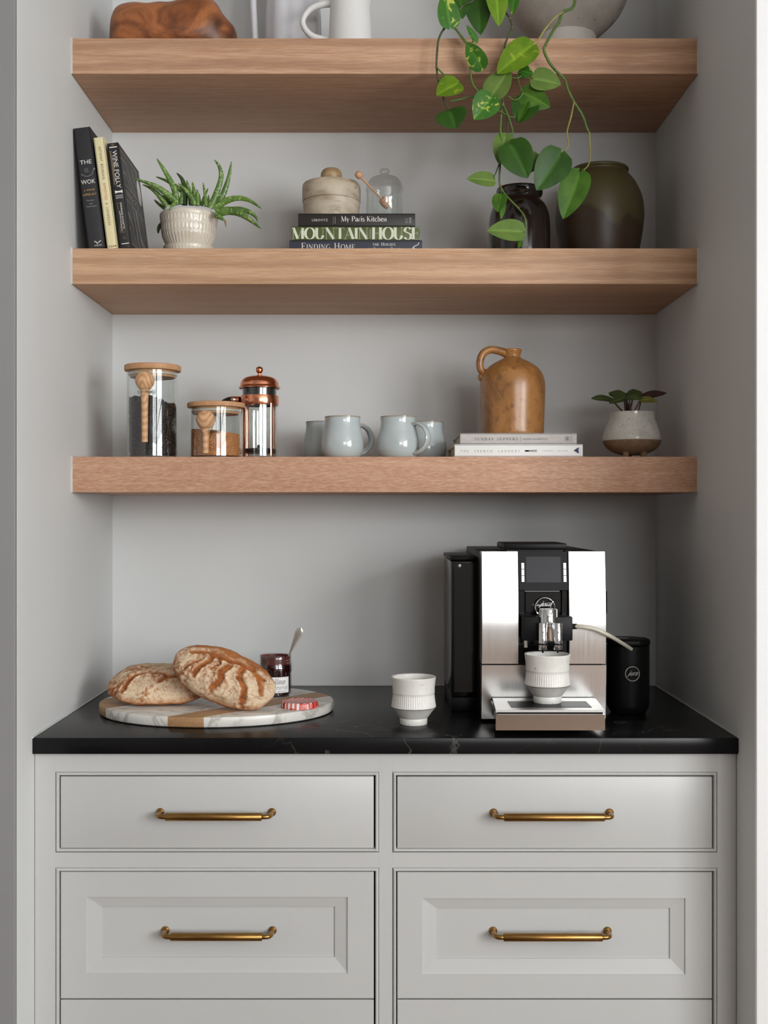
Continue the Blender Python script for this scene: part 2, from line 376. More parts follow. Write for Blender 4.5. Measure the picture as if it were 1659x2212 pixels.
# ------------------------------------------------------------------ lettering
def e(cx, cy, rx, ry, a0, a1, n=14):
    return [(cx + rx * math.cos(math.radians(a0 + (a1 - a0) * i / n)), cy + ry * math.sin(math.radians(a0 + (a1 - a0) * i / n))) for i in range(n + 1)]
GL = {   # skeleton letters: width, strokes (k thick, t thin, c by direction), serif feet
'A': (.78, [('t', [(.07, 0), (.40, 1)]), ('k', [(.37, 1), (.68, 0)]), ('t', [(.19, .35), (.55, .35)])], [(.07, 0), (.68, 0)]),
'B': (.70, [('k', [(.15, 0), (.15, 1)]), ('c', [(.15, .985), (.34, .985)] + e(.34, .76, .20, .225, 90, -90) + [(.15, .53)]), ('c', [(.15, .53), (.37, .53)] + e(.37, .27, .22, .255, 90, -90) + [(.15, .015)])], [(.12, 0, .1), (.12, 1, .1)]),
'C': (.74, [('c', e(.40, .5, .32, .49, 50, 310, 22))], []),
'D': (.80, [('k', [(.15, 0), (.15, 1)]), ('c', [(.15, .985), (.36, .985)] + e(.36, .5, .34, .485, 90, -90, 18) + [(.15, .015)])], [(.12, 0, .1), (.12, 1, .1)]),
'E': (.66, [('k', [(.15, 0), (.15, 1)]), ('t', [(.1, .985), (.58, .985), (.58, .80)]), ('t', [(.15, .51), (.45, .51)]), ('t', [(.45, .40), (.45, .62)]), ('t', [(.1, .015), (.6, .015), (.6, .22)])], [(.12, 0, .1), (.12, 1, .1)]),
'F': (.62, [('k', [(.15, 0), (.15, 1)]), ('t', [(.1, .985), (.57, .985), (.57, .80)]), ('t', [(.15, .51), (.43, .51)]), ('t', [(.43, .40), (.43, .62)])], [(.15, 0), (.12, 1, .1)]),
'G': (.80, [('c', e(.40, .5, .32, .49, 50, 330, 22)), ('k', [(.64, .02), (.64, .40)])], [(.62, .40)]),
'H': (.84, [('k', [(.16, 0), (.16, 1)]), ('k', [(.66, 0), (.66, 1)]), ('t', [(.16, .51), (.66, .51)])], [(.16, 0), (.16, 1), (.66, 0), (.66, 1)]),
'I': (.36, [('k', [(.18, 0), (.18, 1)])], [(.18, 0), (.18, 1)]),
'K': (.78, [('k', [(.15, 0), (.15, 1)]), ('t', [(.18, .40), (.60, 1)]), ('k', [(.30, .56), (.64, 0)])], [(.15, 0), (.15, 1), (.60, 1, .1), (.65, 0, .1)]),
'L': (.64, [('k', [(.15, 0), (.15, 1)]), ('t', [(.1, .015), (.58, .015), (.58, .24)])], [(.15, 1), (.12, 0, .1)]),
'M': (.98, [('t', [(.10, 0), (.10, 1)]), ('k', [(.11, 1), (.44, .02)]), ('t', [(.44, 0), (.78, 1)]), ('k', [(.80, 0), (.80, 1)])], [(.10, 0, .1), (.08, 1, .08), (.80, 0), (.84, 1, .08)]),
'N': (.84, [('t', [(.12, 0), (.12, 1)]), ('k', [(.12, 1), (.68, 0)]), ('t', [(.68, 0), (.68, 1)])], [(.12, 0, .1), (.10, 1, .08), (.68, 1, .1)]),
'O': (.84, [('c', e(.42, .5, .34, .49, 0, 360, 30))], []),
'P': (.68, [('k', [(.15, 0), (.15, 1)]), ('c', [(.15, .985), (.36, .985)] + e(.36, .73, .23, .255, 90, -90) + [(.15, .475)])], [(.15, 0), (.12, 1, .1)]),
'R': (.78, [('k', [(.15, 0), (.15, 1)]), ('c', [(.15, .985), (.36, .985)] + e(.36, .74, .22, .245, 90, -90) + [(.15, .495)]), ('k', [(.38, .50), (.64, .02)])], [(.15, 0), (.12, 1, .1), (.66, 0, .08)]),
'S': (.60, [('c', e(.30, .735, .21, .25, 25, 200, 12) + e(.31, .265, .23, .25, 70, -160, 14))], []),
'T': (.72, [('k', [(.36, 0), (.36, 1)]), ('t', [(.06, .80), (.06, .985), (.66, .985), (.66, .80)])], [(.36, 0)]),
'U': (.80, [('k', [(.15, 1), (.15, .32)]), ('c', e(.38, .32, .23, .31, 180, 360)), ('t', [(.61, .32), (.61, 1)])], [(.15, 1), (.61, 1, .1)]),
'V': (.76, [('k', [(.10, 1), (.40, 0)]), ('t', [(.40, 0), (.68, 1)])], [(.10, 1), (.68, 1, .1)]),
'X': (.76, [('k', [(.10, 1), (.64, 0)]), ('t', [(.12, 0), (.62, 1)])], [(.1, 1, .1), (.64, 0, .1), (.12, 0, .1), (.62, 1, .1)]),
'Y': (.74, [('k', [(.08, 1), (.37, .48)]), ('t', [(.66, 1), (.37, .48)]), ('k', [(.37, .5), (.37, 0)])], [(.08, 1, .1), (.66, 1, .1), (.37, 0)]),
'a': (.52, [('c', e(.24, .46, .17, .18, 160, 20, 8) + [(.41, .1), (.47, .02)]), ('c', [(.41, .38)] + e(.22, .19, .15, .18, 90, 360, 14))], []),
'c': (.48, [('c', e(.26, .32, .20, .31, 40, 320, 16))], []),
'e': (.50, [('c', [(.08, .36), (.44, .36)] + e(.26, .32, .19, .31, 10, 320, 18))], []),
'h': (.60, [('k', [(.13, 0), (.13, 1)]), ('c', e(.29, .42, .16, .2, 180, 0, 10) + [(.45, 0)])], [(.13, 0, .1), (.10, 1, .07), (.45, 0, .1)]),
'i': (.28, [('k', [(.14, 0), (.14, .62)]), ('k', [(.14, .80), (.14, .92)])], [(.14, 0, .1), (.10, .62, .06)]),
'j': (.28, [('k', [(.16, .62), (.12, -.05)]), ('c', e(.0, -.05, .12, .2, 0, -110, 8)), ('k', [(.17, .80), (.17, .92)])], []),
'm': (.90, [('k', [(.13, 0), (.13, .62)]), ('c', e(.28, .42, .15, .2, 180, 0, 10) + [(.43, 0)]), ('c', e(.58, .42, .15, .2, 180, 0, 10) + [(.73, 0)])], []),
'n': (.60, [('k', [(.13, 0), (.13, .62)]), ('c', e(.29, .42, .16, .2, 180, 0, 10) + [(.45, 0)])], [(.13, 0, .1), (.10, .62, .07), (.45, 0, .1)]),
'o': (.54, [('c', e(.27, .32, .20, .31, 0, 360, 20))], []),
'r': (.42, [('k', [(.13, 0), (.13, .62)]), ('c', e(.29, .42, .16, .2, 180, 50, 8))], [(.13, 0, .1), (.10, .62, .07)]),
's': (.42, [('c', e(.21, .47, .14, .15, 25, 200, 8) + e(.21, .16, .16, .16, 70, -160, 10))], []),
't': (.36, [('c', [(.15, .85), (.15, .15)] + e(.27, .15, .12, .14, 180, 300, 6)), ('t', [(.02, .62), (.30, .62)])], []),
'u': (.58, [('k', [(.12, .62), (.12, .22)]), ('c', e(.27, .2, .15, .2, 180, 360, 10)), ('k', [(.42, .62), (.42, 0)])], []),
'v': (.50, [('k', [(.06, .62), (.25, 0)]), ('t', [(.25, 0), (.44, .62)])], []),
'y': (.52, [('k', [(.07, .62), (.28, .02)]), ('t', [(.46, .62), (.22, -.22), (.08, -.28)])], [(.07, .62, .1), (.46, .62, .08)]),
' ': (.36, [], []), '|': (.2, [('t', [(.1, -.1), (.1, 1.1)])], []), '-': (.4, [('t', [(.05, .4), (.35, .4)])], []),
}
def ribbon(m, pts, wfun):
    n = len(pts); L = []; R = []
    for i in range(n):
        a = pts[max(i - 1, 0)]; b = pts[min(i + 1, n - 1)]
        dx, dy = b[0] - a[0], b[1] - a[1]; l = math.hypot(dx, dy) or 1e-6
        h = wfun(abs(dy / l)) * .5
        L.append((pts[i][0] - dy / l * h, pts[i][1] + dx / l * h)); R.append((pts[i][0] + dy / l * h, pts[i][1] - dx / l * h))
    m.add([(x, y, 0) for x, y in L + R], [(i, i + 1, n + i + 1, n + i) for i in range(n - 1)])
def serif(text, thick=.17, thin=.03, foot=.14, slant=0.0, gap=.0, small=None, join=False):
    """lettering drawn with a broad pen; returns an MB in text space (cap height 1)"""
    m = MB(); x = 0.0
    for ch in text:
        sc = 1.0
        if small and ch.islower(): ch = ch.upper(); sc = small
        w, st, ft = GL.get(ch, GL[' '])
        k = MB()
        for mode, pts in st:
            if mode == 'k': f = lambda q: thick
            elif mode == 't': f = lambda q: thin
            else: f = lambda q: thin + (thick - thin) * q ** 1.4
            ribbon(k, pts, f)
        if foot:
            for s in ft:
                h = s[2] if len(s) > 2 else foot
                ribbon(k, [(s[0] - h, s[1] + (thin * .5 if s[1] < .5 else -thin * .5)), (s[0] + h, s[1] + (thin * .5 if s[1] < .5 else -thin * .5))], lambda q: thin)
        m.add([(x + v[0] * sc + slant * v[1] * sc, v[1] * sc, 0) for v in k.v], k.f)
        x += (w + gap) * sc
    return m
def sans(text, space=1.0):
    cu = bpy.data.curves.new('lettering', 'FONT'); cu.body = text; cu.space_character = space; cu.resolution_u = 3
    o = bpy.data.objects.new('lettering', cu); COL.objects.link(o)
    bpy.context.view_layer.update()
    me = o.to_mesh(); m = MB().add([v.co.copy() for v in me.vertices], [list(p.vertices) for p in me.polygons])
    o.to_mesh_clear(); bpy.data.objects.remove(o); bpy.data.curves.remove(cu); return m
def lay(m, org, u, v, width=None, height=None, center=False):
    """put flat lettering on a plane: org = lower-left corner (or centre), u along the words, v up"""
    xs = [p[0] for p in m.v]; ys = [p[1] for p in m.v]
    x0, x1, y0, y1 = min(xs), max(xs), min(ys), max(ys)
    sx = width / (x1 - x0) if width else None; sy = height / (y1 - y0) if height else None
    sx = sx or sy; sy = sy or sx
    org, u, v = Vector(org), Vector(u).normalized(), Vector(v).normalized()
    ox, oy = ((x0 + x1) / 2, (y0 + y1) / 2) if center else (x0, y0)
    m.v = [tuple(org + u * ((p[0] - ox) * sx) + v * ((p[1] - oy) * sy)) for p in m.v]
    return m
def join(*ms): return list(ms)
def prt(m, mat, parent, name='lettering'):
    ms = []
    for x in (m if isinstance(m, list) else [m]): ms += x if isinstance(x, list) else [x]
    if name.endswith('ornament') or name.endswith('mark'): ms = [y for x in ms for y in islands(x)]
    for x in ms: o = x.build(name, mat, parent, fix=False)
    return o
def islands(m):
    par = list(range(len(m.v)))
    def find(i):
        while par[i] != i: par[i] = par[par[i]]; i = par[i]
        return i
    for f in m.f:
        for i in f[1:]: par[find(i)] = find(f[0])
    grp = {}
    for f in m.f: grp.setdefault(find(f[0]), []).append(f)
    out = []
    for fs in grp.values():
        ids = sorted({i for f in fs for i in f}); mp = {k: j for j, k in enumerate(ids)}
        out.append(MB().add([m.v[i] for i in ids], [[mp[i] for i in f] for f in fs]))
    return out
M['ink_white'] = pm('print_white', (232, 230, 224), 0.6); M['ink_black'] = pm('print_black', (36, 36, 40), 0.6)
M['ink_gold'] = pm('print_gold', (200, 158, 86), 0.45); M['ink_red'] = pm('print_red', (196, 52, 40), 0.55)
M['ink_grey'] = pm('print_grey', (150, 148, 146), 0.6); M['ink_cream'] = pm('print_cream', (222, 226, 206), 0.6)
M['ink_navy'] = pm('print_navy', (40, 50, 96), 0.6); M['ink_bronze'] = pm('print_bronze', (128, 106, 70), 0.5)
M['page'] = pm('page_edges', (222, 214, 196), 0.8, col2=(200, 190, 170), ns=60, st=(1, 1, 12))
M['bk_black'] = pm('cover_black', (36, 35, 39), 0.55, col2=(34, 33, 37)); M['bk_cream'] = pm('cover_cream', (226, 216, 172), 0.5, col2=(222, 210, 166))
M['bk_dark'] = pm('cover_dark_brown', (34, 29, 27), 0.5, col2=(32, 28, 26)); M['bk_green'] = pm('cover_green', (86, 98, 50), 0.55, col2=(80, 92, 46))
M['bk_navy'] = pm('cover_navy', (56, 58, 72), 0.6, col2=(52, 54, 68), bump=.1, bs=400); M['bk_white'] = pm('cover_white', (238, 238, 234), 0.45, col2=(236, 236, 232))
M['bk_linen'] = pm('cover_linen', (206, 201, 196), 0.8, col2=(194, 189, 186), ns=120, st=(.4, 1, 3), bump=.15, bs=500)
def book(label, loc, sx, sz, sy, cover, upright, rot=(0, 0, 0), group=None, board=0.0028, name='cookbook'):
    t = thing(name, label, 'book', loc, rot, group)
    m = MB()
    if upright:
        m.bbox(0, board, 0, sy, 0, sz, .0008, 1); m.bbox(sx - board, sx, 0, sy, 0, sz, .0008, 1); m.bbox(0, sx, 0, board, 0, sz, .0012, 2)
        m.build('cover', cover, t); MB().box(board, sx - board, board, sy - .004, .003, sz - .003).build('page_block', M['page'], t)
    else:
        m.bbox(0, sx, 0, sy, 0, board, .0008, 1); m.bbox(0, sx, 0, sy, sz - board, sz, .0008, 1); m.bbox(0, sx, 0, board, 0, sz, .0012, 2)
        m.build('cover', cover, t); MB().box(.003, sx - .003, board, sy - .004, board, sz - board).build('page_block', M['page'], t)
    return t
UX, UZ = (1, 0, 0), (0, 0, 1)
SP = -0.00025

# ------------------------------------------------------------------ leaning cookbooks (middle shelf)
g = 'cookbooks leaning against the alcove wall'
DB = 2.424; TILT = -math.radians(7.2)
b1 = book('tall black cookbook with white spine words, leaning nearest the alcove wall', (X(191, DB), DB, S2), .0355, .258, .205, M['bk_black'], True, (0, TILT, 0), g)
wk = lambda z: (0.0175, SP, z)
prt(join(lay(sans('THE'), wk(.184), UX, UZ, .0245, .0085, True), lay(sans('WOK'), wk(.142), UX, UZ, .0300, .0090, True)), M['ink_white'], b1)
prt(join(lay(sans('J. KENJI'), wk(.124), UX, UZ, .0225, .0044, True), lay(sans('LÓPEZ-ALT'), wk(.1155), UX, UZ, .0285, .0056, True)), M['ink_gold'], b1)
prt(join(lay(sans('Recipes'), wk(.102), UX, UZ, .0160, .0040, True), lay(sans('and'), wk(.0955), UX, UZ, .0075, .0032, True), lay(sans('Techniques'), wk(.0890), UX, UZ, .0225, .0040, True)), M['ink_grey'], b1)
em = MB(); ribbon(em, [(-.014, .158), (-.0115, .1585)] + e(0, .164, .0125, .0105, 205, 340, 16) + [(.0125, .1635), (.016, .167)], lambda q: .0009)
for k in range(3): ribbon(em, [(-.004 + k * .003 + .0007 * math.sin(i * 1.3), .1615 + i * .0016) for i in range(7)], lambda q: .0006)
em.add([(.0145, .166, 0), (.0175, .166, 0), (.0175, .1695, 0), (.0145, .1695, 0)], [(0, 1, 2, 3)])
em.v = [(0.0175 + v[0], SP, v[1]) for v in em.v]; prt(em, M['ink_grey'], b1, 'emblem')
nb = MB(); ribbon(nb, [(-.007, .0150), (-.003, .0125), (0, .0105), (.003, .0125), (.007, .0150)], lambda q: .0017); ribbon(nb, [(-.002, .009), (.002, .012)], lambda q: .0022)
nb.v = [(0.0215 + v[0], SP, v[1]) for v in nb.v]
prt(join(nb, lay(sans('NORTON'), (0.0215, SP, .0055), UX, UZ, .0145, .0025, True)), M['ink_white'], b1, 'publisher_mark')
b2 = book('slim cream cookbook with black and red spine words between two black books', (X(232, DB), DB, S2), .0222, .238, .200, M['bk_cream'], True, (0, TILT, 0), g)
DN = (0, 0, -1)
prt(join(lay(sans('ANTHONY  BOURDAIN', 1.35), (.0080, SP, .2180), DN, UX, .0700, .0056), lay(sans('A  COOKBOOK', 1.35), (.0080, SP, .0975), DN, UX, .0480, .0056)), M['ink_black'], b2)
prt(lay(sans('APPETITES', 1.3), (.0080, SP, .1400), DN, UX, .0350, .0056), M['ink_red'], b2)
dots = MB()
for k in range(3): ribbon(dots, e(.0055 + k * .004, .0048, .0011, .0013, 60, 330, 8), lambda q: .0011)
dots.v = [(v[0], SP, v[1]) for v in dots.v]; prt(dots, M['ink_black'], b2, 'publisher_mark')
prt(lay(MB().add([(math.cos(a * .524), math.sin(a * .524), 0) for a in range(12)], [tuple(range(12))]), (.0178, SP, .0050), UX, UZ, .0036, .0036, True), M['ink_red'], b2, 'publisher_dot')
def folly_cover():
    t = NT('cover_contour_print')
    wv = t.n('TexWave', wave_type='RINGS', Scale=4.5, Distortion=5.0, Detail=1.0); wv.inputs['Detail Scale'].default_value = 2.5
    t.link(t.coords((1, 1, 1)), wv.inputs['Vector'])
    line = t.ramp(wv.outputs['Fac'], [(.30, K), (.5, W), (.70, K)])
    tint = t.ramp(t.noise(t.coords(), 12, 2), [(.4, lin((112, 98, 86))), (.6, lin((150, 146, 142)))])
    t.bs(Base_Color=t.mix(line, lin((34, 31, 31)), tint), Roughness=.45); return t.m
M['bk_folly'] = pm('cover_near_black', (28, 26, 27), 0.5, col2=(32, 30, 31)); M['bk_art'] = folly_cover()
b3 = book('black cookbook with ornate white and gold spine, beside the aloe pot', (X(259.5, DB), DB, S2), .0240, .226, .208, M['bk_folly'], True, (0, TILT, 0), g)
CVX = .0240 + .0004
UY = (0, 1, 0)
MB().box(.0240, CVX - .0001, .012, .196, .012, .108).build('cover_art', M['bk_art'], b3); MB().box(.0240, CVX - .0001, .012, .196, .140, .214).build('cover_art', M['bk_art'], b3)
fr = MB()
for (ya, yb, za, zb_) in ((.012, .196, .012, .108), (.012, .196, .140, .214)):
    for pts in ([(ya, za), (yb, za)], [(yb, za), (yb, zb_)], [(yb, zb_), (ya, zb_)], [(ya, zb_), (ya, za)]):
        ribbon(fr, pts, lambda q: .0020)
fr.v = [(CVX + .0002, v[0], v[1]) for v in fr.v]; prt(fr, M['ink_grey'], b3, 'cover_border')
prt(lay(sans('WINE FOLLY'), (CVX, .014, .114), UY, UZ, .180, .020), M['ink_grey'], b3, 'cover_title')
ov = MB().add([(CVX + .0004, .172 + .020 * math.cos(a * .35), .165 + .030 * math.sin(a * .35)) for a in range(18)], [tuple(range(18))]); prt(ov, M['ink_white'], b3, 'cover_sticker')
prt(lay(sans('WINE FOLLY'), (.0095, SP, .2090), DN, UX, .0800, .0090), M['ink_white'], b3)
rb = MB()
for pts in ([(.0035, .208), (.0080, .208)], [(.0055, .208), (.0055, .135)], [(.0035, .136), (.0080, .136)]): ribbon(rb, pts, lambda q: .0022)
ribbon(rb, [(.0085, .2225), (.0120, .2195), (.0155, .2225)], lambda q: .0016); ribbon(rb, [(.012, .2195), (.012, .2240)], lambda q: .0012)
for pts in ([(.0055, .097), (.0130, .097), (.0150, .089), (.0050, .038), (.0060, .034), (.0150, .034), (.016, .047), (.0065, .086), (.0055, .097)],): ribbon(rb, pts, lambda q: .0009)
ribbon(rb, [(.0095, .020), (.012, .027), (.0145, .020)], lambda q: .0012)
rb.v = [(v[0], SP, v[1]) for v in rb.v]; prt(rb, M['ink_bronze'], b3, 'gilt_ornament')
prt(join(lay(sans('THE MASTER GUIDE', 1.1), (.0074, SP - .0001, .2000), DN, UX, .0560, .0018), lay(sans('MADELINE PUCKETTE'), (.0120, SP - .0001, .0980), DN, UX, .0560, .0034), lay(sans('JUSTIN HAMMACK'), (.0070, SP - .0001, .0800), DN, UX, .0440, .0034),
     lay(sans('MAGNUM'), (.0125, SP, .1130), UX, UZ, .0150, .0030, True), lay(sans('EDITION'), (.0125, SP, .1085), UX, UZ, .0150, .0030, True)), M['ink_white'], b3)
gl = MB()
gl.add([(.0045, .118, 0), (.0095, .1195, 0), (.0155, .1195, 0), (.0205, .118, 0), (.0205, .1245, 0), (.0155, .123, 0), (.0095, .123, 0), (.0045, .1245, 0)], [(0, 1, 6, 7), (1, 2, 5, 6), (2, 3, 4, 5)])
ribbon(gl, [(.0045, .2165), (.0205, .2165)], lambda q: .0022); ribbon(gl, [(.0045, .0105), (.0205, .0105)], lambda q: .0016)
gl.v = [(v[0], SP, v[1]) for v in gl.v]; prt(gl, M['ink_white'], b3, 'spine_ornament')

# ------------------------------------------------------------------ stacked books (middle shelf)
DS = 2.50; g = 'books stacked flat under the stone pot'
zf = S2 + .0003; T1, T2, T3 = .0365, .0302, .0285
k1 = book('navy cloth book with white spine words at the bottom of the stack', (X(625, DS), DS, zf), X(912, DS) - X(625, DS), T1, .250, M['bk_navy'], False, group=g)
lx = lambda a, b: X(a, DS) - X(b, DS)
prt(join(lay(serif('Finding Home', .13, .045, .12, small=.78, gap=.06), (lx(651, 625), SP, .0160), UX, UZ, lx(767, 651), .0150),
         lay(serif('the Houses', .15, .05, .12, small=.78, gap=.08), (lx(805, 625), SP, .0245), UX, UZ, lx(854, 805), .0068),
         lay(serif('of Pursley Dixon', .15, .05, .12, small=.78, gap=.08), (lx(793, 625), SP, .0140), UX, UZ, lx(868, 793), .0068)), M['ink_white'], k1)
sw = MB(); ribbon(sw, [(.012, .017), (.011, .013), (.008, .011), (.003, .009), (-.001, .006), (-.002, .002), (.001, -.001), (.004, .002), (.002, .005), (-.002, .002), (-.006, -.006)], lambda q: .0016)
sw.v = [(lx(893, 625) + v[0], SP, .0150 + v[1]) for v in cr([(a, b, c) for a, b, c in sw.v], 1)][:len(sw.v)]; prt(sw, M['ink_white'], k1, 'spine_flourish')
k2 = book('olive green book with huge cream spine letters, middle of the stack', (X(630, DS), DS, zf + T1), X(907, DS) - X(630, DS), T2, .240, M['bk_green'], False, group=g)
prt(join(lay(serif('MOUNTAIN', .20, .022, .13, gap=-.05), (.0006, SP, .0014), UX, UZ, lx(795, 630), .0275), lay(serif('HOUSE', .20, .022, .13, gap=-.05), (lx(803, 630), SP, .0014), UX, UZ, lx(906.5, 803), .0275)), M['ink_cream'], k2)
prt(lay(sans('NINA FREUDENBERGER'), (lx(800.5, 630), SP, .004), UZ, (-1, 0, 0), .021, .0016), M['ink_cream'], k2)
k3 = book('dark brown book with white serif spine words, top of the stack', (X(644, DS), DS, zf + T1 + T2), X(897, DS) - X(644, DS), T3, .225, M['bk_dark'], False, group=g)
prt(join(lay(sans('LEBOVITZ', 1.2), (lx(674, 644), SP, .0115), UX, UZ, lx(708, 674), .0050), lay(serif('My Paris Kitchen', .16, .04, .1, gap=.03), (lx(737, 644), SP, .0075), UX, UZ, lx(835, 737), .0155)), M['ink_white'], k3)
bar = MB(); ribbon(bar, [(lx(720, 644), .006), (lx(720, 644), .0215)], lambda q: .0007); ribbon(bar, [(lx(724, 644), .006), (lx(724, 644), .0215)], lambda q: .0011)
ribbon(bar, e(lx(878, 644), .0150, .0026, .0026, 0, 360, 16), lambda q: .0007); ribbon(bar, [(lx(875, 644), .0085), (lx(881, 644), .0085)], lambda q: .0012); ribbon(bar, [(lx(876, 644), .0112), (lx(880, 644), .0112)], lambda q: .0008)
for k in range(4): ribbon(bar, [(lx(883.5, 644), .0085 + k * .0033), (lx(889, 644), .0085 + k * .0033)], lambda q: .0018)
bar.v = [(v[0], SP, v[1]) for v in bar.v]; prt(bar, M['ink_grey'], k3, 'publisher_mark')
ZK = zf + T1 + T2 + T3

# books under the jug (lower shelf)
DS = 2.430; g = 'pale books stacked flat under the jug'
zj = S1 + .0003
q1 = book('white cookbook with widely spaced thin lettering, lying directly on the shelf', (X(982, DS), DS, zj), X(1259, DS) - X(982, DS), .0268, .265, M['bk_white'], False, group=g)
lx = lambda a, b: X(a, DS) - X(b, DS)
prt(join(lay(sans('THE  FRENCH  LAUNDRY', 2.0), (lx(995, 982), SP, .0095), UX, UZ, lx(1123, 995), .0052), lay(sans('THOMAS  KELLER', 2.0), (lx(1171, 982), SP, .0110), UX, UZ, lx(1226, 1171), .0034)), M['ink_grey'], q1)
pg = MB(); ribbon(pg, [(lx(1134, 982), .0128), (lx(1150, 982), .0138), (lx(1160, 982), .0142)], lambda q: .0018); ribbon(pg, [(lx(1134, 982), .0122), (lx(1150, 982), .0116), (lx(1160, 982), .0112)], lambda q: .0018)
ribbon(pg, [(lx(1134, 982), .0125), (lx(1142, 982), .0126)], lambda q: .0036); pg.v = [(v[0], SP, v[1]) for v in pg.v]; prt(pg, M['ink_grey'], q1, 'clothespin_print')
tr = MB().add([(lx(1239, 982), SP, .0135), (lx(1250, 982), SP, .0205), (lx(1250, 982), SP, .0065)], [(0, 1, 2)]); prt(tr, M['ink_navy'], q1, 'publisher_mark')
prt(lay(sans('ARTISAN', 1.1), (lx(1252, 982), SP, .0205), DN, UX, .0140, .0018), M['ink_navy'], q1)
q2 = book('grey linen cookbook with dark spine words, right beneath the tan jug', (X(994, DS), DS, zj + .0268), X(1246, DS) - X(994, DS), .0235, .245, M['bk_linen'], False, group=g)
prt(join(lay(serif('SUNDAY SUPPERS', .13, .05, .12, gap=.25), (lx(1025, 994), SP, .0080), UX, UZ, lx(1119, 1025), .0060), lay(sans('KAREN MORDECHAI', 1.3), (lx(1130, 994), SP, .0095), UX, UZ, lx(1183, 1130), .0032)), M['ink_black'], q2)
kb = MB(); ribbon(kb, [(lx(1124.5, 994), .0055), (lx(1124.5, 994), .0165)], lambda q: .0005); ribbon(kb, e(lx(1225, 994), .0115, .0052, .0052, 0, 360, 20), lambda q: .0006)
for k in range(4): ribbon(kb, [(lx(1225, 994) - .0028, .0088 + k * .0018), (lx(1225, 994) + .0028, .0096 + k * .0016)], lambda q: .0009)
kb.v = [(v[0], SP, v[1]) for v in kb.v]; prt(kb, M['ink_black'], q2, 'publisher_mark')
prt(lay(sans('POTTER', 1.1), (lx(1233, 994), SP, .0170), DN, UX, .0120, .0018), M['ink_black'], q2)
ZJ = zj + .0268 + .0235
# ------------------------------------------------------------------ ceramics and stoneware
def vessel(outer, wall, seg=64, ripple=None, floor=.004): return MB().lathe(shell(outer, wall, floor), seg, ripple=ripple, cap0=False, cap1=False)

M['white_glaze'] = pm('white_glaze', (226, 226, 224), 0.38, col2=(220, 220, 219), ns=12, spec=.4)
M['cool_white'] = pm('white_enamel', (214, 214, 218), 0.3, col2=(208, 208, 214), ns=8)  # slightly darker, cooler white than the plain pitcher
# fluted tall pitcher
D = 2.625
pt = thing('fluted_pitcher', 'tall white pitcher with vertical facets and long strap handle, behind the plain pitcher', 'pitcher', (X(634, D), D, S3))
flute = lambda a, z, r: -0.0035 * abs(math.cos(a * 4 + .6)) ** 3
vessel(cr([(.060, 0), (.066, .004), (.0655, .06), (.0635, .14), (.060, .20), (.064, .26), (.070, .300)], 4), .005, 96, flute, .006).build('body', M['cool_white'], pt, angle=60)
hx = X(550, D) - X(634, D)
hp = cr([(-.060, 0, .022), (hx + .012, 0, .030), (hx + .003, 0, .055), (hx - .001, 0, .12), (hx - .003, 0, .19), (hx + .006, 0, .245), (hx + .03, 0, .265), (-.062, 0, .262)], 6)
MB().tube(hp, .0078, 12, flat=1.3, up=(0, 1, 0)).build('handle', M['cool_white'], pt)
# plain pitcher
D = 2.50
pl = thing('pitcher', 'small plain white pitcher with looped handle in front of the fluted one', 'pitcher', (X(757, D), D, S3))
def spout(a, z, r): return max(0, math.cos(a)) ** 8 * max(0, (z - .100) / .04) ** 1.5 * .012
vessel(cr([(.045, 0), (.0478, .004), (.0472, .04), (.0452, .085), (.0445, .115), (.0460, .140)], 5), .0042, 72, spout, .006).build('body', M['white_glaze'], pl, angle=60)
q = lambda px, py: (X(px, D) - X(757, D), 0, Z(py, D) - S3)
hp = cr([(q(722, 8)[0], 0, q(0, 8)[2]), q(700, 9), q(675, 17), q(659, 33), q(654, 50), q(662, 67), q(680, 81), (q(715, 92)[0] + .004, 0, q(0, 90)[2])], 6)
MB().tube(hp, [.0058 + .0022 * abs(i / (len(hp) - 1) - .5) * 2 for i in range(len(hp))], 12, flat=1.2, up=(0, 1, 0)).build('handle', M['white_glaze'], pl)

# driftwood block
D = 2.56
def burl():
    t = NT('burl_wood')
    big = t.noise(t.coords((1, 1.6, 1.6), rot=(0, .5, 0)), 7, 6, .6, 2.0)
    base = t.ramp(big, [(.28, lin((76, 42, 22))), (.45, lin((138, 80, 42))), (.60, lin((172, 106, 60))), (.75, lin((112, 62, 32)))])
    grad = t.ramp(t.n('SeparateXYZ', Vector=t.coords()).outputs['X'], [(.0, W), (.5, W), (1, W)])
    dk = t.ramp(t.noise(t.coords((1, 1, 1)), 9, 3, .5, .5), [(.54, K), (.64, (.75, .75, .75, 1))])
    base = t.mix(dk, base, lin((66, 36, 20)))
    t.bs(Base_Color=base, Roughness=.45); t.bump(big, .25, .004); return t.m
M['burl'] = burl()
top = [(242, 62), (246, 42), (256, 24), (272, 17), (300, 15), (326, 20), (352, 18), (376, 19), (400, 13), (422, 8), (444, 5), (462, 10), (474, 22), (484, 38), (497, 52), (508, 64), (511, 76)]
m = MB(); vs = []; fs = []; ns = 20
st = cr(top, 3); n = len(st)
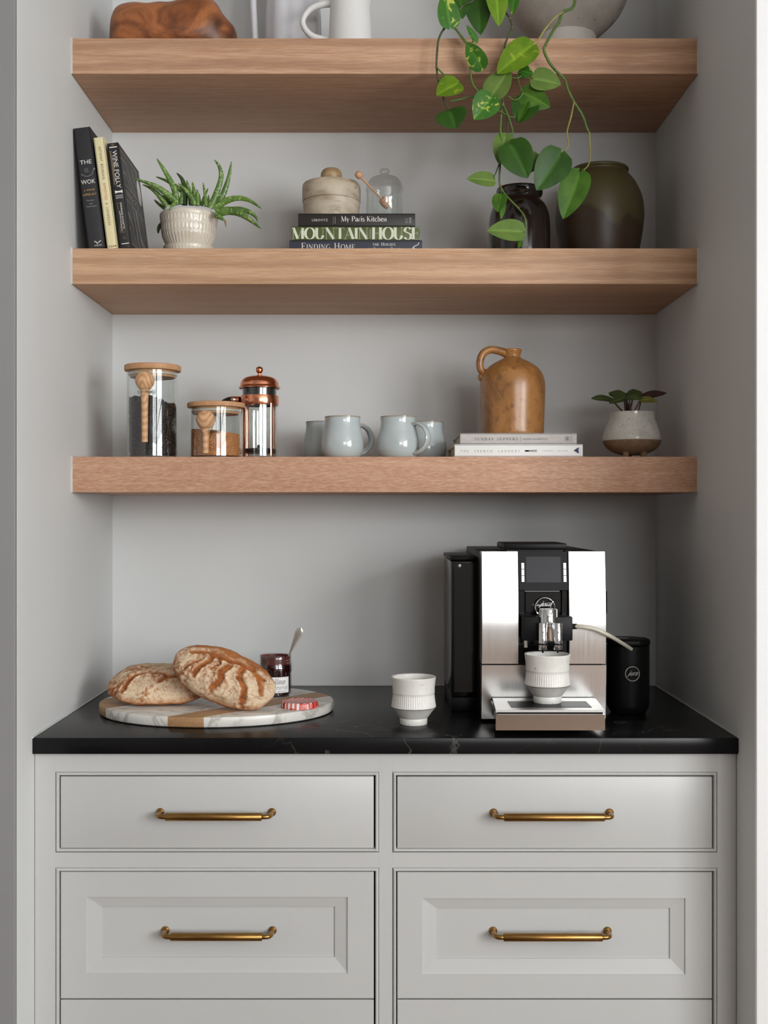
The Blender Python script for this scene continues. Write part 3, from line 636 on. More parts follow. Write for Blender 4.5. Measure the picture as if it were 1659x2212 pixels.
for i, (px, py) in enumerate(st):
    u = i / (n - 1); x = X(px, D) - X(376, D); zt = Z(py, D) - S3
    hw = .085 * (max(1e-3, math.sin(math.pi * min(max(u, .0), 1)) ** .55)) + .004
    zc = zt * .42
    for k in range(ns):
        a = 2 * math.pi * k / ns; c, s = math.cos(a), math.sin(a)
        yy = hw * math.copysign(abs(c) ** .7, c); zz = zc + (zt - zc if s > 0 else zc) * math.copysign(abs(s) ** .8, s)
        nn = noise.noise(Vector((x * 22, yy * 22, zz * 22))) * .006
        vs.append((x + nn * .5, yy * (1 + nn * 8), max(0, zz + (nn * .6 if s < .6 else 0))))
for i in range(n - 1):
    for k in range(ns): fs.append((i * ns + k, i * ns + (k + 1) % ns, (i + 1) * ns + (k + 1) % ns, (i + 1) * ns + k))
fs += [tuple(range(ns)), tuple((n - 1) * ns + k for k in range(ns))]
tag(m.add(vs, fs).build('root_wood_block', M['burl'], None, angle=60, loc=(X(376, D), D, S3)), 'lumpy polished brown root wood block on the top shelf', 'wood block')

# footed bowl
D = 2.585
M['plaster'] = pm('rough_plaster', (196, 192, 184), 0.8, col2=(178, 174, 166), ns=14, bump=.5, bs=90, bd=.002, speck=((120, 114, 106), 55, .70))
M['smooth_clay'] = pm('smooth_clay', (206, 202, 194), 0.7, col2=(200, 196, 188), ns=10)
fb = thing('footed_bowl', 'large rough off-white bowl on a smooth pedestal foot, on the top shelf', 'bowl', (X(1224, D), D, S3))
vessel(cr([(.050, .058), (.071, .0745), (.098, .097), (.121, .123), (.1355, .154), (.1435, .190), (.146, .225)], 5), .008, 72, floor=.012).build('bowl', M['plaster'], fb, angle=60)
MB().lathe(cr([(.0715, 0), (.0705, .02), (.0670, .055), (.0635, .082)], 4) + [(.060, .0845), (.050, .080), (.050, 0)], 64, cap0=False, cap1=False).build('pedestal_foot', M['smooth_clay'], fb)

# dark glazed crock
D = 2.555
def drip(name, c1, c2, c3, rough):
    t = NT(name); nz = t.noise(t.coords((9, 9, 1.2)), 6, 4, .6, .8)
    base = t.ramp(nz, [(.35, lin(c1)), (.55, lin(c2)), (.72, lin(c3))]); t.bs(Base_Color=base, Roughness=rough, Coat_Weight=.4, Coat_Roughness=.05)
    t.bump(t.noise(t.coords((3, 3, .8)), 8, 3), .12, .006); return t.m
M['crock'] = drip('dark_brown_glaze', (30, 22, 20), (42, 32, 29), (58, 45, 40), .16)
tag(vessel(cr([(.062, 0), (.0668, .006), (.0682, .03), (.0685, .075), (.0660, .104), (.0585, .126), (.0505, .137), (.0485, .143), (.0500, .148), (.0515, .152), (.0518, .160), (.0500, .1645)], 4), .006, 72, floor=.008)
    .build('stoneware_crock', M['crock'], None, angle=60, loc=(X(1122, D), D, S2)), 'glossy black-brown stoneware crock with a short rim, behind the trailing leaves', 'crock')
# olive urn
D = 2.62
def urnmat():
    t = NT('olive_brown_glaze'); nz = t.noise(t.coords((2, 2, 1)), 9, 4)
    base = t.ramp(nz, [(.35, lin((56, 42, 30))), (.65, lin((70, 54, 38)))])
    sep = t.n('SeparateXYZ', Vector=t.coords()); zz = t.n('Math', operation='MULTIPLY_ADD'); t.link(sep.outputs['Z'], zz.inputs[0]); zz.inputs[1].default_value = 5.0
    t.link(t.noise(t.coords(), 8, 2), zz.inputs[2])
    base = t.mix(t.ramp(zz.outputs[0], [(.95, K), (1.35, W)]), base, lin((82, 74, 46)))
    t.bs(Base_Color=base, Roughness=.42, Specular_IOR_Level=.5); t.bump(t.noise(t.coords((1, 1, 3)), 30, 3), .12, .002); return t.m
M['urn'] = urnmat()
tag(vessel(cr([(.078, 0), (.081, .006), (.0905, .045), (.0985, .095), (.1005, .125), (.0960, .160), (.0820, .192), (.0685, .210), (.0630, .216), (.0630, .220), (.0655, .2225), (.0655, .2265), (.0630, .2285)], 4), .006, 80, floor=.008)
    .build('stoneware_urn', M['urn'], None, angle=60, loc=(X(1295, D), D, S2)), 'big dull olive-brown stoneware urn beside the black crock', 'urn')

# travertine lidded pot on the book stack
D = 2.60
def trav():
    t = NT('travertine'); nz = t.noise(t.coords((1, 1, 2.2)), 18, 6, .62, .6)
    base = t.ramp(nz, [(.3, lin((204, 194, 176))), (.52, lin((188, 174, 152))), (.72, lin((150, 132, 108)))])
    sp = t.ramp(t.noise(t.coords(), 90, 2), [(.66, K), (.70, (.8, .8, .8, 1))]); base = t.mix(sp, base, lin((128, 110, 90)))
    t.bs(Base_Color=base, Roughness=.5); t.bump(t.noise(t.coords(), 110, 2), .15, .001); return t.m
M['trav'] = trav()
sp = thing('stone_pot', 'beige travertine lidded pot with round knob on the stacked books', 'pot', (X(716, D), D, ZK + .0003))
vessel(cr([(.056, 0), (.0585, .003), (.0630, .030), (.0650, .050)], 3), .010, 64, floor=.008).build('bowl', M['trav'], sp)
ld = MB().lathe([(.055, .0506), (.0655, .0506), (.0662, .0515), (.0664, .080), (.0655, .0885), (.0630, .0915), (.030, .0925), (.0001, .0925)], 64, cap1=False).build('lid', M['trav'], sp)
M['knob_stone'] = pm('honey_stone', (178, 150, 112), .4, col2=(150, 122, 86), ns=40, st=(1, 1, 3))
MB().lathe(cr([(.0001, .0925), (.019, .0925), (.0228, .0995), (.0248, .110), (.0225, .120), (.015, .1265), (.0001, .1280)], 4), 32).build('knob', M['knob_stone'], ld)
# glass honey jar and dipper
M['glass'] = thin_glass('clear_glass'); M['glass_dark'] = thin_glass('thick_glass', (.84, .85, .84)); M['glass_lid'] = thin_glass('lid_glass', (.88, .875, .87))
D = 2.585; hj = thing('honey_jar', 'clear glass honey jar with domed lid on the stacked books', 'jar', (X(830.5, D), D, ZK + .0003))
MB().lathe(cr([(.0001, .0005), (.030, .0005), (.0400, .003), (.0430, .008), (.0435, .010)], 3) + [(.041, .0105), (.0001, .0085)], 48).build('saucer_base', M['glass_dark'], hj)
MB().lathe([(.0385, .0095), (.0405, .012), (.0410, .060), (.0415, .072), (.0432, .0735), (.0418, .0755), (.0400, .074), (.0393, .060), (.0388, .012)], 48, cap0=False, cap1=False).build('body', M['glass'], hj)
lid = MB().lathe(cr([(.0425, .0758), (.0415, .080), (.0380, .092), (.0300, .101), (.0150, .1062), (.0090, .1075), (.0085, .1105)], 4) + cr([(.0110, .113), (.0112, .119), (.0085, .1225), (.0001, .1235)], 3), 48, cap0=False).build('lid', M['glass_lid'], hj)
M['beech'] = wood('beech_wood', (190, 140, 104), (214, 168, 130), along=(14, 14, 1.2), fine=(120, 120, 8), rough=.5)
a = P3(775, 378, 2.535); b = P3(834, 440, 2.575)
dp = thing('honey_dipper', 'wooden honey dipper slanting out of the glass honey jar', 'dipper', b); ax = (a - b)
u = ax.normalized(); L = ax.length
rot = u.to_track_quat('Z', 'Y').to_euler(); dp.rotation_euler = rot
MB().tube([(0, 0, .012), (0, 0, L - .004)], .0024, 10).build('stick', M['beech'], dp)
MB().lathe(cr([(.0001, L - .0085), (.006, L - .0065), (.0082, L), (.006, L + .0065), (.0001, L + .0085)], 4), 20).build('ball_end', M['beech'], dp)
pr = []
for k in range(5):
    z = -.010 + k * .0052; r = .0085 + .0022 * math.sin(math.pi * (k + .5) / 5)
    pr += [(r - .0022, z), (r, z + .0012), (r, z + .0034), (r - .0022, z + .0046)]
MB().lathe([(.0001, -.011)] + pr + [(.0001, .016)], 20).build('grooved_head', M['beech'], dp)

# ------------------------------------------------------------------ glass canisters, press, mugs (lower shelf)
M['lid_wood'] = wood('ash_lid', (184, 136, 96), (206, 162, 122), along=(5, 40, 5), fine=(10, 150, 40), rough=.5)
def ringwood():
    t = NT('ash_scoop'); wv = t.n('TexWave', wave_type='RINGS', rings_direction='Y', Scale=48.0, Distortion=1.6, Detail=2.0)
    t.link(t.coords((1, .35, .45), loc=(.002, 0, -.05)), wv.inputs['Vector']); fn = t.noise(t.coords((90, 90, 8)), 3, 3, .7)
    base = t.ramp(wv.outputs['Fac'], [(.1, lin((190, 144, 104))), (.5, lin((208, 164, 124))), (.9, lin((216, 174, 134)))])
    t.bs(Base_Color=t.mix(t.ramp(fn, [(.45, K), (.65, (.4, .4, .4, 1))]), base, lin((184, 138, 98))), Roughness=.5, Specular_IOR_Level=.35); return t.m
M['scoop_wood'] = ringwood()
M['rubber'] = pm('seal_clear', (206, 204, 196), .4)
M['bean'] = pm('roasted_coffee', (34, 23, 19), .5, col2=(20, 14, 12), ns=60, spec=.3)
random.seed(4)
def canister(label, px, D, r, h, lid_r, lid_h, clip_z):
    c = thing('glass_canister', label, 'canister', (X(px, D), D, S1 + .0003), group='glass canisters with wooden lids')
    MB().lathe([(.0001, 0), (r - .003, 0), (r, .003), (r, h - .001), (r - .0008, h), (r - .0022, h - .001), (r - .0022, .005), (.0001, .004)], 64, cap0=False, cap1=False).build('body', M['glass'], c)
    l = MB().lathe([(.0001, h + .0002), (lid_r - .001, h + .0002), (lid_r, h + .0015), (lid_r, h + lid_h - .0015), (lid_r - .0015, h + lid_h), (.0001, h + lid_h)], 64, cap0=False, cap1=False).build('lid', M['lid_wood'], c)
    MB().lathe([(.0001, h - .014), (r - .007, h - .014), (r - .006, h - .012), (r - .006, h + .0002)], 48, cap0=False, cap1=False).build('lid_plug', M['lid_wood'], l)
    MB().lathe([(r - .006, h - .009), (r - .0026, h - .009), (r - .0026, h - .005), (r - .006, h - .005)], 48, cap0=False, cap1=False).build('seal_ring', M['rubber'], l)
    # glass clip for the scoop on the front
    m = MB(); ring = [(.0135 * math.cos(q), -r - .0165 + .0135 * math.sin(q), clip_z) for q in [math.radians(200 - k * 22) for k in range(11)]]
    m.tube([(.0, -r + .001, clip_z), (0, -r - .004, clip_z)], .004, 8)
    m.tube([(.0105 * math.cos(2 * math.pi * k / 24), -r - .0145 + .0105 * math.sin(2 * math.pi * k / 24), clip_z) for k in range(25)], .0026, 8)
    for s in (-1, 1): m.lathe(cr([(.0001, -.0045), (.0035, -.003), (.0045, 0), (.0035, .003), (.0001, .0045)], 2), 10, (s * .0155, -r - .013, clip_z))
    m.build('scoop_clip', M['glass_dark'], c)
    return c
def scoop(label, px, D, r, ball_z, ball_r, tip_z):
    y = D - r - .0145; xx = X(px, D)
    s = thing('wooden_scoop', label, 'scoop', (xx, y, S1 + tip_z), group='wooden scoops clipped to the canisters')
    L = ball_z - tip_z
    MB().lathe(cr([(.0001, L - ball_r), (.009, L - ball_r * .93), (ball_r * .72, L - ball_r * .69), (ball_r, L), (ball_r * .72, L + ball_r * .69), (.008, L + ball_r * .93), (.0001, L + ball_r)], 5), 32).build('ball', M['scoop_wood'], s)
    MB().lathe(cr([(.0065, 0), (.0070, L * .4), (.0072, L * .6), (.0088, L - ball_r - .006), (.0098, L - ball_r + .004)], 4), 24).build('handle', M['scoop_wood'], s)
    return s
Dc = 2.50
canister('tall glass canister of dark coffee beans with wooden lid', 330, Dc, .0557, .190, .0613, .0125, Z(847, Dc - .07) - S1)
scoop('long wooden scoop clipped to the coffee bean canister', 327, Dc, .0557, Z(822, Dc - .07) - S1, .0208, Z(955, Dc - .07) - S1)
canister('short glass canister of brown sugar with wooden lid', 467, Dc, .0570, .110, .0628, .0105, Z(932, Dc - .07) - S1)
scoop('short wooden scoop clipped to the brown sugar canister', 455, Dc, .0570, Z(906.5, Dc - .07) - S1, .0208, Z(979, Dc - .07) - S1)
# beans
m = MB(); R = .0528; bx, by, bz = X(330, Dc), Dc, S1 + .0048
def beantop(a, rr=1.0): return .117 + .008 * math.cos(a - 3.6) * rr + .003 * math.sin(3 * a)
core = []
for i in range(13):
    for k in range(40):
        a = 2 * math.pi * k / 40; core.append(((R - .004) * math.cos(a), (R - .004) * math.sin(a), beantop(a) * i / 12))
m.add(core, [(i * 40 + k, i * 40 + (k + 1) % 40, (i + 1) * 40 + (k + 1) % 40, (i + 1) * 40 + k) for i in range(12) for k in range(40)] + [tuple(12 * 40 + k for k in range(40))])
bean = MB().lathe(cr([(.0001, -.0052), (.0030, -.0036), (.0040, 0), (.0030, .0036), (.0001, .0052)], 2), 7)
def putbean(x, y, z, rot):
    m.add([tuple(Vector((x, y, z)) + rot @ Vector((v[0], v[1] * .75, v[2]))) for v in bean.v], bean.f)
from mathutils import Euler
for k in range(760):
    a = random.uniform(0, 2 * math.pi); z = random.uniform(.004, beantop(a))
    e1 = Euler((math.pi / 2 * 0 + random.uniform(-.3, .3), random.uniform(-.3, .3), 0)); tang = Matrix.Rotation(a - math.pi / 2, 3, 'Z') @ Matrix.Rotation(random.uniform(0, 6.28), 3, 'Y')
    rr = R - .0042; putbean(rr * math.cos(a), rr * math.sin(a), z, tang)
for k in range(230):
    rr = (R - .005) * math.sqrt(random.random()); a = random.uniform(0, 6.28)
    putbean(rr * math.cos(a), rr * math.sin(a), beantop(a, 1) + random.uniform(-.001, .004), Euler((random.uniform(0, 6), random.uniform(0, 6), random.uniform(0, 6))).to_matrix())
tag(m.build('coffee_beans', M['bean'], None, angle=60, loc=(bx, by, bz)), 'dark roasted coffee beans filling the tall glass canister', 'coffee beans', kind='stuff')
# sugar
def sugarmat():
    t = NT('brown_sugar'); nz = t.noise(t.coords(), 420, 2, .7)
    base = t.ramp(nz, [(.3, lin((120, 66, 26))), (.5, lin((184, 112, 54))), (.7, lin((232, 172, 106)))])
    t.bs(Base_Color=base, Roughness=.55); t.bump(nz, .8, .002); return t.m
M['sugar'] = sugarmat()
m = MB(); R = .0542; vs = []; fs = []; nk, nr = 72, 10
rows = [(R, 0), (R, .02), (R, .035)]
def sug(a, rr): return .052 + .006 * math.cos(a - 3.4) * rr / R + .0016 * noise.noise(Vector((rr * math.cos(a) * 160, rr * math.sin(a) * 160, 3)))
for i in range(4):
    for k in range(nk):
        a = 2 * math.pi * k / nk; vs.append((R * math.cos(a), R * math.sin(a), sug(a, R) * i / 3))
for j in range(1, nr):
    rr = R * (1 - j / nr)
    for k in range(nk):
        a = 2 * math.pi * k / nk; vs.append((rr * math.cos(a), rr * math.sin(a), sug(a, rr)))
for i in range(3 + nr - 1):
    for k in range(nk): fs.append((i * nk + k, i * nk + (k + 1) % nk, (i + 1) * nk + (k + 1) % nk, (i + 1) * nk + k))
fs += [tuple(range(nk - 1, -1, -1)), tuple((3 + nr - 1) * nk + k for k in range(nk))]
tag(m.add(vs, fs).build('brown_sugar', M['sugar'], None, angle=60, loc=(X(467, Dc), Dc, S1 + .0048)), 'golden brown sugar filling the short glass canister', 'sugar', kind='stuff')

# french press
M['copper'] = pm('polished_copper', (234, 156, 122), .16, 1.0, col2=(228, 148, 114), ns=8); M['plastic'] = pm('black_plastic', (22, 22, 23), .35)
M['steel'] = pm('polished_steel', (200, 198, 194), .12, 1.0, col2=(196, 194, 190), ns=6)
D = 2.585; fp = thing('french_press', 'copper french press with glass beaker behind the sugar canister', 'coffee press', (X(560.5, D), D, S1 + .0003))
FZ = lambda py: Z(py, D - .03) - S1
rb_ = .0415; zb1, zb0 = FZ(853), FZ(874); ztop_ = FZ(838)
MB().lathe([(.0001, .004), (rb_ - .006, .004), (rb_ - .001, .008), (rb_ - .0005, ztop_), (rb_ - .0025, ztop_), (rb_ - .003, .009), (.0001, .006)], 48, cap0=False, cap1=False).build('beaker', M['glass'], fp)
MB().lathe([(rb_, zb0), (rb_ + .0015, zb0), (rb_ + .0022, zb0 + .002), (rb_ + .0022, zb1 - .002), (rb_ + .0015, zb1), (rb_, zb1)], 48, cap0=False, cap1=False).build('copper_band', M['copper'], fp)
MB().lathe([(rb_ - .006, zb1 + .0005), (rb_ - .0035, zb1 + .0005), (rb_ - .0035, ztop_ + .003), (rb_ - .006, ztop_ + .003)], 48, cap0=False, cap1=False).build('lid_collar', M['plastic'], fp)
for k in range(4):
    a = math.radians(-46 + k * 90); ca, sa = math.cos(a), math.sin(a)
    pts = cr([(ca * (rb_ + .0022), sa * (rb_ + .0022), zb0 + .003), (ca * (rb_ + .0022), sa * (rb_ + .0022), zb0 - .02), (ca * (rb_ + .002), sa * (rb_ + .002), .022), (ca * (rb_ + .003), sa * (rb_ + .003), .006), (ca * (rb_ + .006), sa * (rb_ + .006), .0015)], 4)
    MB().tube(pts, .0036, 8, flat=.4, up=(ca, sa, 0)).build('frame_leg', M['copper'], fp)
MB().lathe([(rb_ - .004, .001), (rb_ + .001, .001), (rb_ + .001, .004), (rb_ - .004, .004)], 48, cap0=False, cap1=False).build('base_ring', M['copper'], fp)
ld = MB().lathe([(.0440, ztop_ + .001), (.0472, ztop_ + .001), (.0475, ztop_ + .003), (.0450, ztop_ + .0055)] + cr([(.0440, ztop_ + .0075), (.0420, ztop_ + .016), (.0350, ztop_ + .0245), (.0200, ztop_ + .0295), (.0060, ztop_ + .0308)], 4) + [(.0040, ztop_ + .0312), (.0038, ztop_ + .0365)], 48, cap0=False).build('lid', M['copper'], fp)
zk = ztop_ + .0435
MB().lathe(cr([(.0035, zk - .0078), (.0065, zk - .0055), (.0085, zk), (.0065, zk + .0055), (.0001, zk + .0085)], 4), 24).build('knob', M['copper'], ld)
pg = MB().tube([(0, 0, .020), (0, 0, ztop_ + .004)], .0018, 8).build('plunger_rod', M['steel'], fp)
MB().lathe([(.0001, .017), (.036, .015), (.0375, .017), (.0375, .024), (.034, .026), (.006, .027), (.005, .034), (.0001, .036)], 40, ripple=lambda a, z, r: .0006 * math.sin(a * 40) if r > .03 else 0).build('plunger_filter', M['plastic'], fp)
hd = cr([(-.044, -.004, zb0 + .012), (-.056, .0, zb0 + .013), (-.072, .008, zb0 + .012), (-.086, .016, zb0 + .002), (-.090, .020, zb0 - .03), (-.086, .020, zb0 - .07), (-.078, .018, zb0 - .092)], 5)
h = MB().tube(hd[5:], [.008] * len(hd[5:]), 12, up=(0, 1, 0)).build('handle', M['plastic'], fp)
MB().tube(hd[:8], .0085, 12, up=(0, 1, 0)).build('handle_clamp', M['copper'], h)
MB().lathe([(.0001, 0), (.004, 0), (.004, .002), (.0001, .003)], 12, (0, 0, 0)).build('clamp_screw', M['steel'], h, loc=(-.058, -.009, zb0 + .013)).rotation_euler = (math.pi / 2, 0, 0)

# mugs
def mugmat():
    t = NT('celadon_glaze'); base = t.ramp(t.noise(t.coords(), 14, 4), [(.35, lin((186, 196, 197))), (.7, lin((174, 184, 184)))])
    at = t.n('Attribute', attribute_name='rim'); base = t.mix(at.outputs['Fac'], base, lin((150, 128, 104)))
    t.bs(Base_Color=base, Roughness=.16, Coat_Weight=.3, Coat_Roughness=.05); return t.m
M['mug'] = mugmat()
def mug_meshes():
    t = thing('mug', '', 'mug')
    outer = cr([(.0310, 0), (.0375, .0025), (.0440, .013), (.0462, .028), (.0450, .043), (.0408, .062), (.0384, .078), (.0392, .0905)], 5)
    m = vessel(outer, .0034, 56, floor=.004)
    m.at['rim'] = [min(1, max(0, (v[2] - .0880) / .0012)) * .95 for v in m.v]
    m.build('body', M['mug'], t, angle=60)
    pts = cr([(.0385, 0, .0735), (.050, 0, .0735), (.0655, 0, .0640), (.0735, 0, .0460), (.0700, 0, .0290), (.0570, 0, .0155), (.0425, 0, .0100)], 5)
    h = MB().tube(pts, .0105, 12, flat=.42, up=(1, 0, .2))
    ks = 12
    h.at['rim'] = [.55 if (i % ks) in (3, 9) else 0.0 for i in range(len(h.v))]
    h.build('handle', M['mug'], t)
    return t
mug = mug_meshes()
spec = [(740, 2.495, 1.0, 32, 'pale blue-grey mug at the front, nearest the copper press'), (860, 2.495, 1.0, -30, 'pale blue-grey mug at the front, nearest the book stack'),
        (697, 2.635, 1.0, 35, 'shaded grey-green mug half hidden behind the mug nearest the press'), (921, 2.640, 1.0, 165, 'shaded grey-green mug half hidden behind the mug nearest the books')]
for i, (px, D, s, rz, lab) in enumerate(spec):
    o = mug if i == 0 else copy_tree(mug)
    o.location = (X(px, D), D, S1 + .0003); o.rotation_euler = (0, 0, math.radians(rz)); tag(o, lab, 'mug', 'blue-grey stoneware mugs')

# tan jug
D = 2.545
def jugmat():
    t = NT('tan_salt_glaze'); nz = t.noise(t.coords((1, 1, .7)), 16, 6, .65, .6)
    base = t.ramp(nz, [(.30, lin((116, 78, 44))), (.46, lin((162, 112, 62))), (.62, lin((182, 128, 72))), (.8, lin((146, 98, 56)))])
    d2 = t.ramp(t.noise(t.coords(), 60, 4, .7), [(.56, K), (.68, (.7, .7, .7, 1))]); base = t.mix(d2, base, lin((104, 72, 46)))
    ps = t.ramp(t.noise(t.coords(), 190, 1), [(.76, K), (.79, W)]); base = t.mix(ps, base, lin((56, 36, 24)))
    t.bs(Base_Color=base, Roughness=.32, Coat_Weight=.25, Coat_Roughness=.2); t.bump(t.noise(t.coords(), 45, 4), .25, .002); return t.m
M['jug'] = jugmat()
jg = thing('stoneware_jug', 'mottled tan stoneware jug with loop handle standing on pale books', 'jug', (X(1107, D), D, ZJ + .0003))
jz = lambda py, dd=0: Z(py, D - dd) - ZJ
vessel(cr([(.0655, 0), (.0690, .004), (.0700, .03), (.0715, .07), (.0726, .105), (.0705, .128), (.0600, .149), (.0420, .163), (.0265, .171), (.0190, .1755), (.0172, .1800), (.0190, .186), (.0208, .1915), (.0195, .1945)], 4), .006, 64, floor=.008).build('body', M['jug'], jg, angle=60)
q = lambda px, py: (X(px, D) - X(1107, D), 0, jz(py))
MB().tube(cr([q(1102, 765), q(1092, 763), q(1077, 758), q(1058, 756), q(1043, 765), q(1037, 781), q(1038, 797), (q(1045, 806)[0], 0, q(0, 806)[2]), q(1056, 818)], 6),
          [.0085 + .0035 * max(0, abs(i / 48 - .55) * 2 - .5) for i in range(49)], 12, flat=1.15, up=(0, 1, 0)).build('handle', M['jug'], jg)
MB().lathe(cr([(.0001, -.011), (.007, -.006), (.0075, .002), (.004, .009), (.0001, .012)], 3), 12, (X(1040, D) - X(1107, D), 0, jz(815))).build('handle_stub', M['jug'], jg)
# ------------------------------------------------------------------ plants
M['lf_mid'] = leafmat('leaf_green', (70, 112, 34), (92, 136, 44)); M['lf_dark'] = leafmat('leaf_dark_green', (40, 78, 16), (54, 94, 22), rough=.42, trans=.2)
M['lf_lime'] = leafmat('leaf_lime', (112, 152, 34), (136, 172, 46), patch=(176, 192, 60), pscale=25, pth=.62, trans=.4)
M['lf_var'] = leafmat('leaf_variegated', (58, 116, 36), (78, 134, 42), patch=(206, 214, 96), pscale=45, pth=.57)
M['lf_pale'] = leafmat('leaf_pale_underside', (108, 140, 66), (126, 154, 76), rough=.5, trans=.3)
M['vine'] = pm('vine_green', (92, 124, 52), .45, col2=(74, 104, 42), ns=60); M['vine_dark'] = pm('vine_dark', (58, 72, 40), .5, col2=(74, 84, 48), ns=60)
M['vine_yellow'] = pm('petiole_yellow', (158, 160, 70), .45, col2=(138, 120, 62), ns=30); M['vine_brown'] = pm('vine_node', (128, 104, 70), .7)
M['soil'] = pm('potting_soil', (40, 30, 24), .9, col2=(24, 18, 15), ns=120, bump=.8, bs=160, bd=.003)
def leaf(base, tip, width, roll=0.0, fold=.35, curl=.12, lobe=.22, point=.45, nu=14, nv=10, bend=0.0, wav=0.0):
    """heart-shaped blade with lobes, folded along the midrib; points are in the parent's space"""
    base, tip = Vector(base), Vector(tip); ax = tip - base; L = ax.length; ax.normalize()
    nrm = Vector((0, -1, 0)); nrm = (nrm - ax * nrm.dot(ax))
    if nrm.length < .05: nrm = Vector((0, 0, 1)) - ax * ax.z
    nrm.normalize(); nrm = Matrix.Rotation(roll, 3, ax) @ nrm; sd = ax.cross(nrm)
    m = MB(); vs = []; rib = []
    for i in range(nu + 1):
        u = i / nu
        hw = 2.25 * (u ** point) * ((1 - u) ** .82) if 0 < u < 1 else 0.0
        hw += .10 * (1 - u) ** 6
        if i == nu: hw = 0.004
        for j in range(nv + 1):
            s = -1 + 2 * j / nv
            al = u - lobe * abs(s) ** 1.5 * (1 - u) ** 2.2
            h = fold * abs(s) * hw * width * .5 * (1 - .3 * abs(s)) - curl * L * u * u + wav * width * math.sin(u * 9 + s * 3) * abs(s) + bend * L * math.sin(math.pi * u)
            vs.append(base + ax * (al * L) + sd * (s * hw * width * .52) + nrm * h)
            rib.append(max(0.0, 1 - abs(s) * 6) * .45)
    fs = [(i * (nv + 1) + j, i * (nv + 1) + j + 1, (i + 1) * (nv + 1) + j + 1, (i + 1) * (nv + 1) + j) for i in range(nu) for j in range(nv)]
    n = len(vs)                                   # give the blade a real thickness
    th = nrm * .0005
    vs2 = [v - th for v in vs]; fs2 = [tuple(k + n for k in f[::-1]) for f in fs]
    m.add(vs + vs2, fs + fs2); m.at['rib'] = rib + rib; return m

# trailing pothos, rooted in the footed bowl
PO = Vector((X(1224, 2.585), 2.585, S3 + .20))
po = thing('trailing_pothos', 'trailing green pothos with variegated leaves hanging over the top shelf edge', 'plant', PO)
MB().lathe([(.0001, -.004), (.080, -.004), (.134, .0), (.130, .008), (.0001, .016)], 40).build('soil', M['soil'], po)
def vine(pts, rad, mat, name='vine', n=5):
    w = [(p if isinstance(p, Vector) else P3(*p)) - PO for p in pts]
    c = cr([tuple(v) for v in w], n); k = len(c)
    r = [rad * 1.22 * (1 - .25 * i / (k - 1)) for i in range(k)]
    return MB().tube(c, r, 8).build(name, mat, po)
DV = 2.385
rim = lambda px, D: (X(px, D), D, S3 + .236)
def d_(pts, D=DV): return [(a, b, D) for a, b in pts]
root = lambda x, y: Vector((PO.x + x, PO.y + y, S3 + .205))
VP = lambda px, D, z: Vector((X(px, D), D, z))
vine([root(-.06, -.05), VP(1150, 2.50, S3 + .245), VP(1080, 2.43, Z(-45, 2.43))] + d_([(1024, 0), (998, 14), (976, 44), (962, 58), (948, 84), (944, 117), (943, 145), (947, 176), (953, 197), (962, 224), (971, 239)]), .0022, M['vine_dark'])
vine(d_([(973, 54), (984, 62), (996, 78), (1013, 102), (1019, 124), (1016, 150), (1020, 179), (1030, 194), (1040, 203), (1052, 210)]), .0022, M['vine'])
vine(d_([(973, 218), (992, 215), (1014, 210), (1037, 206)]), .0017, M['vine'])
vine([root(-.04, -.06), VP(1140, 2.47, S3 + .245), VP(1096, 2.42, Z(-30, 2.42)), (1089, 10, 2.40)] + d_([(1093, 27), (1101, 39), (1106, 60), (1097, 80), (1090, 101), (1094, 116), (1088, 140), (1082, 170), (1084, 200), (1088, 226), (1096, 256), (1097, 283), (1103, 302)], 2.395), .0020, M['vine_dark'])
vine(d_([(1087, 222), (1083, 246), (1081, 280), (1083, 307), (1081.5, 345), (1079, 375), (1080.5, 401), (1094, 423), (1119, 449), (1132, 466), (1136, 485), (1132, 509), (1124, 524), (1121, 533)], 2.388), .0018, M['vine'])
vine(d_([(1088, 228), (1096, 246), (1105, 272), (1108, 290), (1102, 308)], 2.382), .0014, M['vine'])
vine([root(.01, -.07), VP(1245, 2.44, S3 + .245), VP(1245, 2.40, Z(-40, 2.40))] + d_([(1242, 0), (1236, 17), (1215, 27), (1208, 47), (1195, 66), (1179, 96), (1175, 109), (1185, 132), (1198, 150), (1219, 171), (1227, 194), (1240, 220), (1258, 249), (1268, 277), (1273, 289)]), .0028, M['vine'])
vine(d_([(1273, 286), (1274, 310), (1275, 335), (1270, 358), (1253, 373)], 2.38), .0015, M['vine_yellow'], 'petiole')
vine(d_([(1240, 220), (1233, 254), (1225, 285), (1228, 311), (1222, 324), (1211, 330)], 2.38), .0015, M['vine_yellow'], 'petiole')
vine(d_([(1216, 26), (1198, 39), (1176, 65), (1162, 88), (1149, 98)], 2.375), .0016, M['vine_yellow'], 'petiole')
vine(d_([(943, 145), (958, 160), (972, 168), (984, 174)], 2.38), .0016, M['vine'], 'petiole')
vine(d_([(1018, 133), (1026, 146), (1034, 147), (1042, 144)], 2.38), .0011, M['vine'], 'petiole')
vine(d_([(1019, 91), (1027, 86), (1030, 90), (1029, 86)], 2.383), .0011, M['vine'], 'petiole')
vine(d_([(1098, 208), (1110, 216), (1122, 212), (1130, 200)], 2.384), .0012, M['vine'], 'petiole')
vine(d_([(1105, 168), (1120, 168), (1127, 160), (1116, 155)], 2.386), .0010, M['vine'], 'petiole')
vine(d_([(1127, 160), (1140, 168), (1154, 170)], 2.384), .0011, M['vine'], 'petiole')
vine(d_([(1118, 165), (1122, 182), (1128, 198)], 2.386), .0010, M['vine'], 'petiole')
vine(d_([(1075, 238), (1090, 246), (1104, 253), (1114, 252)], 2.384), .0012, M['vine'], 'petiole')
